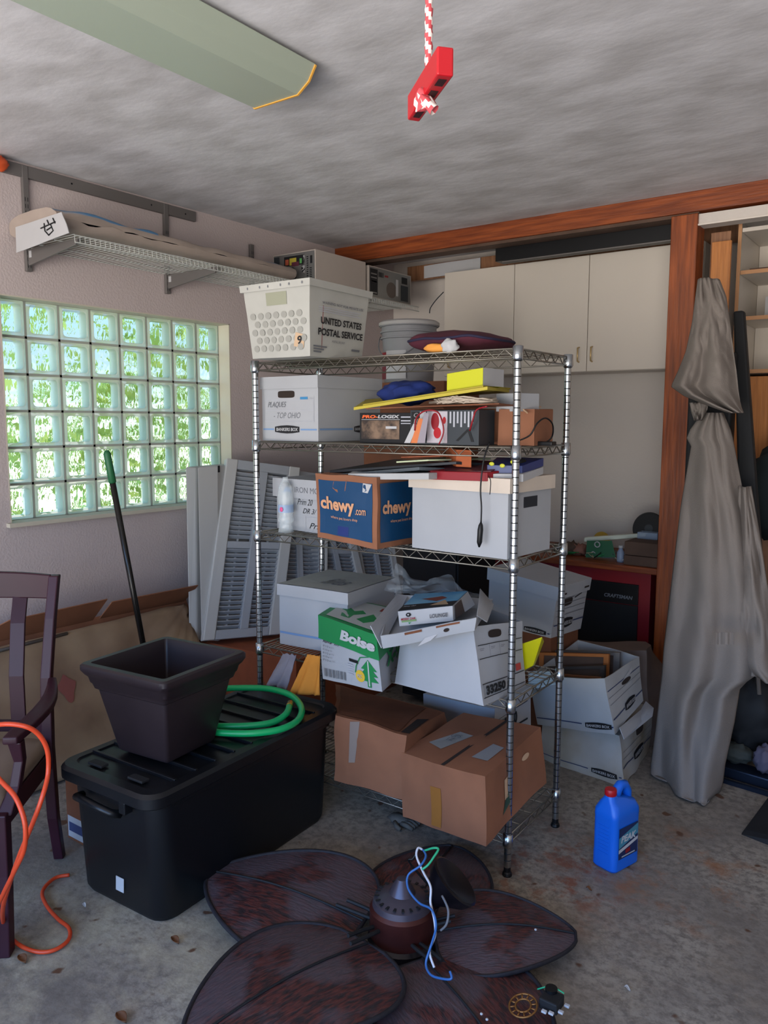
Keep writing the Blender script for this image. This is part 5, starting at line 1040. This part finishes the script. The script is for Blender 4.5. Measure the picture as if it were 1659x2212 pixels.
# broom
tip, low = A(230, 973, x=.90), A(308, 1385, x=.90); dr = (low-tip).normalized(); end = tip+dr*((tip.z-.06)/-dr.z)
o = thing('broom', 'black handled broom with green grip tip standing behind the planter', 'broom', tuple(end.xy)+(0,))
MB().tube([tip+dr*.02, end], .0125, 12).build('handle', mat('glossy_black_steel', '#14110f', .25, .2), o, True, smooth=True)
MB().tube([tip, tip+dr*.012, tip+dr*.13, tip+dr*.135], [.008, .0145, .0155, .013], 12).build('grip_tip', mat('dark_green_grip', '#1c5a35', .5), o, True, smooth=True)
MB().hexa([(-.13, -.02, .09), (.13, -.02, .09), (.13, .02, .09), (-.13, .02, .09), (-.10, -.015, .14), (.10, -.015, .14), (.10, .015, .14), (-.10, .015, .14)]).build('head', GRN, o, bevel=.004)
b = MB(); random.seed(3)
for i in range(90): x = -.125+.25*i/89; y = random.uniform(-.016, .016); b.tube([(x, y, .092), (x*1.1+random.uniform(-.006, .006), y*1.3, .002)], .0016, 4)
tag(b.build('bristles', BLKM, o), kind='stuff')
# black storage tote
TZ = .462; tt = thing('storage_tote', 'long black plastic storage tote on the floor carrying the planter', 'storage bin', (1.53, 1.90, 0), RD(2.5))
TOT = mat('black_tote_plastic', '#0c0e12', .38, spec=.45)
b = MB(); loft(b, [(.40, .84, .06, .0), (.42, .86, .065, .02), (.445, .895, .07, TZ-.075), (.46, .92, .07, TZ-.07), (.46, .92, .07, TZ-.045)]); b.build('body', TOT, tt, auto=True)
b = MB(); loft(b, [(.475, .965, .06, TZ-.055), (.485, .975, .065, TZ-.05), (.485, .975, .065, TZ-.018), (.465, .955, .06, TZ-.006), (.40, .89, .04, TZ-.004), (.39, .88, .04, TZ-.010), (.30, .80, .03, TZ-.010)]); ld = b.build('lid', TOT, tt, auto=True)
for i in range(9):
    y = -.36+i*.088; MB().box(-.205, .205, y, y+.010, TZ-.011, TZ+.001).build('lid_rib', TOT, ld, bevel=.002)
for sx in (-1, 1): MB().box(sx*.10-.035, sx*.10+.035, -.43, -.40, TZ-.006, TZ+.0025).build('lid_notch', BLKM, ld, bevel=.002)
b = MB(); b.tube([(-.13, -.458, TZ-.10), (-.12, -.488, TZ-.092), (-.06, -.498, TZ-.085), (.0, -.498, TZ-.09), (.05, -.488, TZ-.10), (.06, -.456, TZ-.115)], .013, 10); b.build('end_handle', TOT, tt, smooth=True)
b = MB(); b.box(.09, .12, -.487, -.455, TZ-.09, TZ-.05); b.build('lid_latch', TOT, tt, bevel=.003)
lq = MB().box(-.02, .018, -.4345, -.4325, .045, .092).build('sticker', PAPER, tt); lq.rotation_euler = (RD(-2.5), 0, 0); lq.location = (.02, -.008, .0)
for sx in (-1, 1): MB().lathe([(0, -.012), (.028, -.012), (.03, 0), (.028, .012), (0, .012)], 20, Matrix.Translation((sx*.16, .39, .03)) @ Matrix.Rotation(RD(90), 4, 'Y')).build('wheel', RUB, tt, smooth=True)
# planter
pt_ = thing('square_planter', 'dark bronze square tapered planter standing on the black tote', 'planter', (1.515, 1.712, TZ+.002), RD(6))
b = MB(); ph = .315
S_ = [(.225, .225, .012, 0), (.235, .235, .012, .006), (.315, .32, .014, ph-.095), (.335, .34, .016, ph-.088), (.348, .352, .018, ph-.070), (.356, .36, .018, ph-.066), (.366, .37, .02, ph-.046), (.385, .389, .022, ph-.036), (.402, .406, .024, ph-.022), (.402, .406, .024, ph-.006), (.388, .392, .02, ph), (.345, .35, .012, ph), (.335, .34, .01, ph-.008), (.325, .33, .01, ph-.05), (.225, .23, .01, .02)]
loft(b, S_, capb=True, capt=True); b.build('pot', PLAN, pt_, auto=True)
# green hose
Z_ = TZ+.014; hs = thing('garden_hose', 'coiled bright green hose with brass fitting lying on the tote lid', 'hose', tuple(A(570, 1530, z=Z_)))
hp = [A(625, 1526, z=Z_+.012), A(618, 1542, z=Z_+.008), A(595, 1558, z=Z_), A(560, 1566, z=Z_), A(500, 1569, z=Z_), A(430, 1565, z=Z_), A(390, 1540, z=Z_), A(400, 1505, z=Z_+.01), A(460, 1490, z=Z_+.012), A(520, 1486, z=Z_+.015), A(580, 1488, z=Z_+.014), A(628, 1502, z=Z_+.012), A(651, 1528, z=Z_+.008), A(644, 1555, z=Z_), A(610, 1574, z=Z_), A(560, 1583, z=Z_), A(500, 1584, z=Z_), A(440, 1578, z=Z_), A(400, 1560, z=Z_+.0)]
Q = wire(None, '', '', hp, 0, None, sub=6); MB().tube(Q, .0125, 12).build('hose_tube', GRNH, hs, True, smooth=True)
e0, e1 = Q[0], Q[0]+(Q[0]-Q[2]).normalized()*.035; MB().tube([e0, e0.lerp(e1, .3), e0.lerp(e1, .31), e1], [.0135, .0135, .012, .012], 12).build('brass_fitting', BRASS, hs, True, smooth=True)
# dining chair
chair = thing('dining_chair', 'dark mahogany wooden armchair with beige seat at the left edge', 'chair', (1.147, 1.15, 0), RD(41))
def post_(b, pts, w, d):
    R = []
    for (x, y, z), k in zip(pts, (w if isinstance(w, list) else [w]*len(pts))): R.append([b.bm.verts.new((x+sx*k/2, y+sy*d/2, z)) for sx, sy in ((-1, -1), (1, -1), (1, 1), (-1, 1))])
    for a, c_ in zip(R, R[1:]):
        for k in range(4): b._f([a[k], a[(k+1) % 4], c_[(k+1) % 4], c_[k]])
    b._f(R[0][::-1]); b._f(R[-1]); return b
for s_ in (-1, 1):
    post_(MB(), [(s_*.225, .30, 0), (s_*.225, .255, .18), (s_*.225, .235, .45), (s_*.228, .245, .70), (s_*.238, .285, .90), (s_*.245, .325, 1.045)], [.034, .036, .038, .036, .034, .034], .035).build('back_leg', MAH, chair, bevel=.004)
    post_(MB(), [(s_*.235, -.235, 0), (s_*.235, -.225, .25), (s_*.235, -.225, .44)], [.034, .042, .046], .044).build('front_leg', MAH, chair, bevel=.004)
    b = MB(); post_(b, [(s_*.245, -.21, .43), (s_*.262, -.165, .50), (s_*.272, -.15, .57), (s_*.268, -.165, .635)], [.045, .03, .028, .04], .036); b.build('arm_support', MAH, chair, bevel=.004)
    b = MB(); pts = [(s_*.262, -.20, .648), (s_*.275, -.12, .655), (s_*.290, 0, .662), (s_*.285, .12, .672), (s_*.250, .235, .69)]; Wd = [.045, .055, .058, .046, .03]
    R = [[b.bm.verts.new((x+sx*k/2, y, z+sz*.013)) for sx, sz in ((-1, -1), (1, -1), (1, 1), (-1, 1))] for (x, y, z), k in zip(pts, Wd)]
    for a, c_ in zip(R, R[1:]):
        for k in range(4): b._f([a[k], a[(k+1) % 4], c_[(k+1) % 4], c_[k]])
    b._f(R[0]); b._f(R[-1]); b.build('armrest', MAH, chair, bevel=.006, sub=1)
def crv(y, z, h, m, name, dep=.022, sag=.03):
    b = MB(); n_ = 14
    R = []
    for i in range(n_+1):
        u = i/n_*2-1; yy = y+sag*(1-u*u); R.append([b.bm.verts.new((u*.235, yy+a*dep/2, z+c_*h/2+(.03 if c_ > 0 and h > .06 else 0)*(1-u*u)*.3)) for a, c_ in ((-1, -1), (1, -1), (1, 1), (-1, 1))])
    for a, c_ in zip(R, R[1:]):
        for k in range(4): b._f([a[k], a[(k+1) % 4], c_[(k+1) % 4], c_[k]])
    b._f(R[0]); b._f(R[-1]); return b.build(name, m, chair, bevel=.004, auto=True)
crv(.318, 1.005, .085, MAH, 'top_rail'); crv(.238, .52, .04, MAH, 'lower_rail')
for x, w_ in ((-.12, .05), (0, .085), (.12, .05)): 
    if True: post_(MB(), [(x, .262, .53), (x, .262, .70), (x, .300, .88), (x, .345, .985)], w_, .012).build('back_slat', MAH, chair, bevel=.002)
MB().box(-.225, .225, -.235, -.21, .37, .44).build('seat_rail', MAH, chair, bevel=.003)
for s_ in (-1, 1): MB().box(s_*.225-.011, s_*.225+.011, -.21, .235, .37, .44).build('seat_rail', MAH, chair, bevel=.003)
MB().box(-.225, .225, .225, .245, .37, .44).build('seat_rail', MAH, chair, bevel=.003)
b = MB(); loft(b, [(.46, .44, .03, .442), (.475, .455, .04, .455), (.475, .455, .04, .475), (.44, .42, .05, .492), (.30, .30, .06, .498)]); b.build('seat_cushion', SEATF, chair, smooth=True)
# orange cord
oc = [A(150, 1890, z=.01), A(118, 1897, z=.01), A(92, 1925, z=.01), A(100, 1955, z=.01), A(125, 1985, z=.01), A(149, 2005, z=.01), A(148, 2030, z=.01), A(118, 2052, z=.01), A(80, 2056, z=.01), A(40, 2040, z=.012), A(12, 2010, z=.03), A(6, 1965, y=1.06), A(22, 1905, y=1.04), A(45, 1840, y=1.03), A(70, 1780, y=1.03), A(92, 1720, y=1.05), A(104, 1670, y=1.08), A(102, 1620, y=1.08), A(82, 1585, y=1.06), A(50, 1568, y=1.03), A(0, 1565, y=1.0), A(-50, 1580, y=1.0), A(-70, 1630, y=1.0), A(-30, 1655, y=1.0), A(5, 1690, y=1.0), A(35, 1725, y=1.0), A(54, 1780, y=1.0), A(52, 1835, y=1.0), A(32, 1880, y=1.0), A(5, 1935, y=1.01), A(-20, 1990, y=1.02), A(-40, 2060, z=.01)]
wire('extension_cord', 'orange extension cord looped over the chair and across the floor', 'cord', oc, .0062, ORC, n=8, sub=5)
o, B, Lb = carton('printed_white_carton', 'white carton with dark print half hidden behind chair and tote', 'carton', [(1.02, 1.62, 0), (1.17, 1.62, 0), (1.17, 1.9, 0), (1.02, 1.9, 0), (1.02, 1.62, .24), (1.17, 1.62, .24), (1.17, 1.9, .24), (1.02, 1.9, .24)], KRAFTD)
B.marks('printing', o, [('F', 'rect', (.05, .05, .95, .4), WHITE), ('F', 'rect', (.1, .15, .9, .3), NAVY), ('R', 'rect', (.05, .05, .95, .4), WHITE)])

# ================================================================ CEILING FAN ON THE FLOOR
FX, FY = 2.43, 1.835
fan = thing('ceiling_fan', 'dismantled ceiling fan with five woven leaf blades lying on the floor', 'fan', (FX, FY, 0))
def bladem():
    m = bpy.data.materials.new('dusty_woven_blade'); m.use_nodes = True; n = m.node_tree; L = n.links.new; b = n.nodes['Principled BSDF']; t = n.nodes.new('ShaderNodeTexCoord')
    w = n.nodes.new('ShaderNodeTexNoise'); w.inputs['Scale'].default_value = 60; w.inputs['Detail'].default_value = 5; mp2 = n.nodes.new('ShaderNodeMapping'); mp2.inputs['Scale'].default_value = (.5, 1.8, 1); L(t.outputs['Object'], mp2.inputs[0]); L(mp2.outputs[0], w.inputs[0])
    r = n.nodes.new('ShaderNodeValToRGB'); L(w.outputs[0], r.inputs[0]); r.color_ramp.elements[0].position = .40; r.color_ramp.elements[0].color = (*C3('#1c1216'), 1); r.color_ramp.elements[1].position = .62; r.color_ramp.elements[1].color = (*C3('#56251f'), 1)
    d = n.nodes.new('ShaderNodeTexNoise'); d.inputs['Scale'].default_value = 5; d.inputs['Detail'].default_value = 5; L(t.outputs['Object'], d.inputs[0]); r2 = n.nodes.new('ShaderNodeValToRGB'); L(d.outputs[0], r2.inputs[0]); r2.color_ramp.elements[0].position = .46; r2.color_ramp.elements[1].position = .56; r2.color_ramp.elements[0].color = (.08, .08, .08, 1); r2.color_ramp.elements[1].color = (.75, .75, .75, 1)
    mx = n.nodes.new('ShaderNodeMix'); mx.data_type = 'RGBA'; L(r2.outputs[0], mx.inputs[0]); L(r.outputs[0], mx.inputs[6]); mx.inputs[7].default_value = (*C3('#4f464c'), 1); L(mx.outputs[2], b.inputs['Base Color']); b.inputs['Roughness'].default_value = .5
    bu = n.nodes.new('ShaderNodeBump'); bu.inputs['Strength'].default_value = .6; bu.inputs['Distance'].default_value = .006; L(w.outputs[0], bu.inputs['Height']); L(bu.outputs[0], b.inputs['Normal']); return m
BLM = bladem(); RIM = mat('dark_braided_rim', '#1f1d24', .7, var=.4, vs=60)
def prof_w(t): return .30*(sin(pi*min(1, t**.66))**.58)*(1-.10*t)
def bl_pt(t, s_): return Vector((.13+.60*t, s_*prof_w(t)*.92, .0+.035*t*0+.028*sin(pi*t)-.05*abs(s_)**2*prof_w(t)))
b = MB()
b.grid(lambda u, v: bl_pt(.004+.992*u, v*2-1), 40, 20)
bmesh.ops.recalc_face_normals(b.bm, faces=b.bm.faces); blm = bpy.data.meshes.new('blade'); b.bm.to_mesh(blm); b.bm.free(); blm.materials.append(BLM)
for p in blm.polygons: p.use_smooth = True
b = MB(); N_ = 60; pts = [bl_pt(.004+.992*i/N_, 1) for i in range(N_+1)]+[bl_pt(.004+.992*(1-i/N_), -1) for i in range(1, N_)]; b.tube(pts, .007, 7, closed=True); rimm = bpy.data.meshes.new('braided_rim'); b.bm.to_mesh(rimm); b.bm.free(); rimm.materials.append(RIM)
for p in rimm.polygons: p.use_smooth = True
b = MB(); b.tube([bl_pt(.01+.97*i/20, 0)+Vector((0, 0, .003)) for i in range(21)], .0035, 6); b.tube([(.06, .0, .02), (.12, .01, .03), (.22, .02, .045)], .006, 6); b.tube([(.06, -.02, .02), (.14, -.02, .035), (.20, -.015, .045)], .006, 6); arm_ = bpy.data.meshes.new('blade_arm'); b.bm.to_mesh(arm_); b.bm.free(); arm_.materials.append(BLKM)
for i, (ang, zz, rx, ry, sc) in enumerate(((190, .055, -3, -1, .98), (258, .085, 4, -1, .98), (332, .06, -3, 1.5, .92), (36, .065, 2, 1, .72), (106, .05, -3, 2.0, .80))):
    o = bpy.data.objects.new('blade', blm if not i else blm); COL.objects.link(o); o.parent = fan; o.location = (0, 0, zz); o.rotation_euler = (RD(rx), RD(ry), RD(ang)); o.scale = (sc, sc, 1)
    for mm, nm in ((rimm, 'braided_rim'), (arm_, 'blade_arm')): q = bpy.data.objects.new(nm, mm); COL.objects.link(q); q.parent = o
MOT = mat('reddish_bronze_housing', '#4d2420', .35, .4, var=.3, vs=10); MOTB = mat('black_bronze', '#18151b', .3, .5)
MB().lathe([(.06, .0), (.10, .01), (.105, .05), (.094, .06)], 36).build('motor_base', MOTB, fan, auto=True)
MB().lathe([(.092, .055), (.098, .065), (.098, .145), (.09, .155)], 36).build('motor_housing', MOT, fan, auto=True)
tp = MB().lathe([(.09, .155), (.086, .172), (.062, .185), (.040, .192), (.028, .215), (.016, .235), (.0, .238)], 36).build('motor_top', mat('dusty_bronze', '#4a444e', .35, .5), fan, auto=True)
for i in range(20):
    a = 2*pi*i/20; MB().hexa([Vector((cos(a+o_)*r_, sin(a+o_)*r_, z)) for z in (0, .003) for r_, o_ in ((.052, -.04), (.083, -.05), (.083, .05), (.052, .04))]).build('vent_slot', BLKM, tp).location = (0, 0, .182) 
for ob in [q for q in bpy.data.objects if q.parent == tp]: ob.location = (0, 0, .1785)
cn = Vector((.05, .055, 0)); Mx = Matrix.Translation((.075, .07, .16)) @ Matrix.Rotation(RD(38), 4, 'Y') @ Matrix.Rotation(RD(-20), 4, 'X')
MB().lathe([(.0, -.02), (.02, -.02), (.024, .0), (.075, .055), (.085, .085), (.078, .088), (.0, .06)], 32, Mx).build('canopy', MOTB, fan, auto=True)
def fw(pts, m, name='lead_wire'):
    MB().tube(wire(None, '', '', pts, 0, None, sub=6), .0034, 6).build(name, m, fan, True, smooth=True)
LW, BW, GW = mat('white_lead', '#c3c5cf', .4), mat('blue_lead', '#2f5f9a', .4), mat('green_lead', '#2aa070', .4)
yy = 1.74
fw([A(912, 1835, y=1.86), A(903, 1832, y=1.85), A(900, 1850, y=1.83), A(915, 1885, y=1.80), A(930, 1915, y=1.77), A(930, 1950, y=1.75), A(938, 1985, y=1.73), A(940, 2020, y=1.72), A(928, 2055, y=1.71), A(938, 2090, y=1.69)], LW)
fw([A(914, 1836, y=1.86), A(920, 1850, y=1.84), A(908, 1870, y=1.81), A(882, 1890, y=1.79), A(882, 1920, y=1.77), A(905, 1950, y=1.75), A(932, 1965, y=1.73), A(942, 2000, y=1.72), A(932, 2040, y=1.71), A(920, 2080, y=1.69), A(930, 2105, y=1.67), A(955, 2114, y=1.66), A(975, 2114, y=1.66), A(972, 2098, y=1.67)], BW)
fw([A(916, 1838, y=1.86), A(935, 1832, y=1.85), A(947, 1834, y=1.85), A(938, 1850, y=1.83), A(925, 1868, y=1.81), A(912, 1878, y=1.80)], GW)
fw([A(902, 1838, y=1.86), A(892, 1855, y=1.85), A(884, 1862, y=1.85), (FX+.06, FY+.06, .20)], BLK)
fw([A(955, 1935, y=1.80), A(968, 1965, y=1.78), A(965, 1995, y=1.76), A(952, 2010, y=1.75)], INKG)
# ring and switch parts on the right lower blade
q = A(1130, 2172, z=.10); gr = thing('brass_fan_ring', 'perforated brass ring lying on the lower right fan blade', 'ring', tuple(q)); b = MB()
for r_ in (.020, .036): b.tube([(r_*cos(2*pi*i/28), r_*sin(2*pi*i/28), 0) for i in range(28)], .0028, 6, closed=True)
for i in range(12): a = 2*pi*i/12; b.tube([(.02*cos(a), .02*sin(a), 0), (.036*cos(a), .036*sin(a), 0)], .0024, 5)
b.build('ring', mat('tarnished_brass', '#8a5f35', .4, .7), gr, smooth=True); gr.rotation_euler = (RD(12), RD(-6), 0)
q = A(1192, 2172, z=.10); sw = thing('fan_switch_block', 'broken black switch block with white chips beside the brass ring', 'switch', tuple(q))
MB().box(-.028, .022, -.02, .03, -.008, .022).build('block', BLKM, sw, bevel=.004); MB().lathe([(.0, .0), (.016, .0), (.016, .03), (0, .03)], 14, Matrix.Translation((-.012, .022, 0))).build('capacitor', BLK, sw, auto=True)
for i, (x, y) in enumerate(((-.005, -.035), (.03, -.012), (.034, .018), (.012, -.03))): MB().box(x-.007, x+.006, y-.004, y+.005, 0, .006).build('white_chip', PAPER, sw, bevel=.001)
MB().tube([(-.05, .02, .01), (-.03, .03, .02), (0, .032, .026), (.02, .03, .024)], .002, 6).build('green_lead', GW, sw, smooth=True)
for i, (px, py) in enumerate(((1157, 2008), (1040, 2190), (1052, 2202))):
    o = MB().blob(A(px, py, z=.095), (.004, .004, .003), 8, 6).build('white_chip', PAPER); tag(o, ('tiny white chip on the right fan blade', 'tiny pale chip near the tip of the lower blade', 'tiny pale chip beside another on the lower blade')[i], 'chip')

# ================================================================ BLUE COOLANT JUG
rzj = RD(-17); wj, dj = .102, .150
nx = Vector((cos(rzj), sin(rzj), 0)); ny = Vector((-sin(rzj), cos(rzj), 0)); cen = A(1326, 1892, z=0)-nx*wj/2+ny*dj/2
jug = thing('coolant_jug', 'bright blue plastic jug with red cap standing on the concrete floor', 'jug', (cen.x, cen.y, 0), rzj)
b = MB(); loft(b, [(wj*.88, dj*.92, .018, 0), (wj, dj, .022, .008), (wj, dj, .022, .055), (wj*.985, dj*.99, .022, .06), (wj*.985, dj*.99, .022, .19), (wj, dj, .022, .195), (wj*.98, dj*.98, .022, .215), (wj*.80, dj*.86, .025, .238, 0, 0), (wj*.55, dj*.60, .018, .252, 0, -dj*.12), (.042, .046, .020, .264, 0, -dj*.24), (.036, .036, .0175, .274, 0, -dj*.27)], n=6)
b.build('body', BLUEP, jug, auto=True)
for i in range(8): MB().box(-wj*.22, wj*.22, -dj/2-.0012, -dj/2+.004, .065+.014*i, .0665+.014*i).build('moulded_rib', BLUEP, jug, bevel=.0006)
MB().tube([(0, -dj*.10, .246), (0, -dj*.03, .278), (0, .012, .292), (0, .036, .288), (0, .052, .262), (0, .057, .225), (0, .057, .18)], [.016, .018, .017, .017, .018, .016, .014], 12).build('handle', BLUEP, jug, smooth=True)
MB().lathe([(.0195, 0), (.021, .003), (.021, .020), (.019, .0235), (0, .0235)], 20, Matrix.Translation((0, -dj*.27, .269))).build('cap', REDP, jug, auto=True)
JB = Box8([(wj/2+.0005, -dj*.36, .05), (wj/2+.0005, dj*.36, .05), (wj/2-.01, dj*.36, .05), (wj/2-.01, -dj*.36, .05), (wj/2+.0005, -dj*.36, .165), (wj/2+.0005, dj*.36, .165), (wj/2-.01, dj*.36, .165), (wj/2-.01, -dj*.36, .165)])
M4 = Matrix.Translation(jug.location) @ jug.rotation_euler.to_matrix().to_4x4(); JB.c = [M4 @ p for p in JB.c]
JB.marks('label', jug, [('F', 'rect', (0, 0, 1, 1), mat('navy_label', '#14264f', .35)), ('F', 'poly', [(0, .35), (1, .62), (1, .95), (0, .70)], mat('teal_label', '#3f7f93', .4)), ('F', 'poly', [(0, .20), (1, .42), (1, .52), (0, .32)], PAPER), ('F', 'text', (.1, .52, .9, .74), PAPER, ('PEAK', .04, .2)), ('F', 'poly', [(.35, .12), (.6, .15), (.6, .28), (.35, .26)], RED), ('F', 'rect', (.15, .05, .85, .09), PENC)])

# ================================================================ FLOOR LITTER
DRY = mat('dry_leaf', '#6a4327', .8, var=.3, vs=30)
for i, (px, py, r_, lab) in enumerate(((378, 2032, .018, 'curled brown leaf on the floor in front of the tote corner'), (48, 2073, .02, 'brown leaf on the floor at the left edge below the cord'), (262, 2200, .022, 'brown leaf at the bottom edge left of the fan'), (1272, 1920, .010, 'tiny rusty leaf on the floor right of the rack post'), (1355, 2135, .009, 'pale pebble on the bare floor lower right'), (182, 1955, .008, 'white crumb on the floor under the tote sticker'))):
    q = A(px, py, z=.006); o = MB().grid(lambda u, v: q+Vector(((u-.5)*2*r_, (v-.5)*1.3*r_*sin(pi*u), .012*(v-.5)**2*4*r_*30+.004*sin(u*5))), 8, 6).build('dry_leaf' if i < 4 else 'pebble', DRY if i < 4 else PAPER, smooth=True, solid=.001); tag(o, lab, 'leaf' if i < 4 else 'pebble')
q = A(862, 1768, z=.02); o = thing('grey_glove', 'dirty grey work glove lying on the floor under the rack', 'glove', tuple(q)); GLV = mat('dirty_grey_knit', '#5f5c56', .9, var=.3, vs=20)
b = MB(); b.blob((0, 0, 0), (.045, .032, .017), 18, 10, .3, 8, 3); b.build('palm', GLV, o, smooth=True)
for k in range(4): MB().tube([(.03, -.024+.015*k, -.003), (.06, -.03+.018*k, .0), (.085, -.028+.016*k, -.008)], [.010, .009, .007], 8).build('finger', GLV, o, smooth=True)
MB().tube([(.0, -.028, -.004), (.025, -.05, -.006), (.045, -.055, -.008)], [.010, .009, .007], 8).build('thumb', GLV, o, smooth=True)

for o in [q for q in COL.objects if q.parent is None and 'label' in q]:
    if o.get('category') == 'box' and 'white' in o['label'] and 'group' not in o and o.name.split('.')[0] in ('file_box', 'records_box', 'plain_white_box', 'dusty_lid_box', 'number_33250_box', 'water_stained_file_box', 'open_frames_file_box', 'tilted_file_box', 'grey_shadowed_file_box'): o['group'] = 'white file boxes on and around the rack'
    if o.get('category') == 'carton' and 'brown' in o['label'] and 'group' not in o: o['group'] = 'brown cardboard cartons'
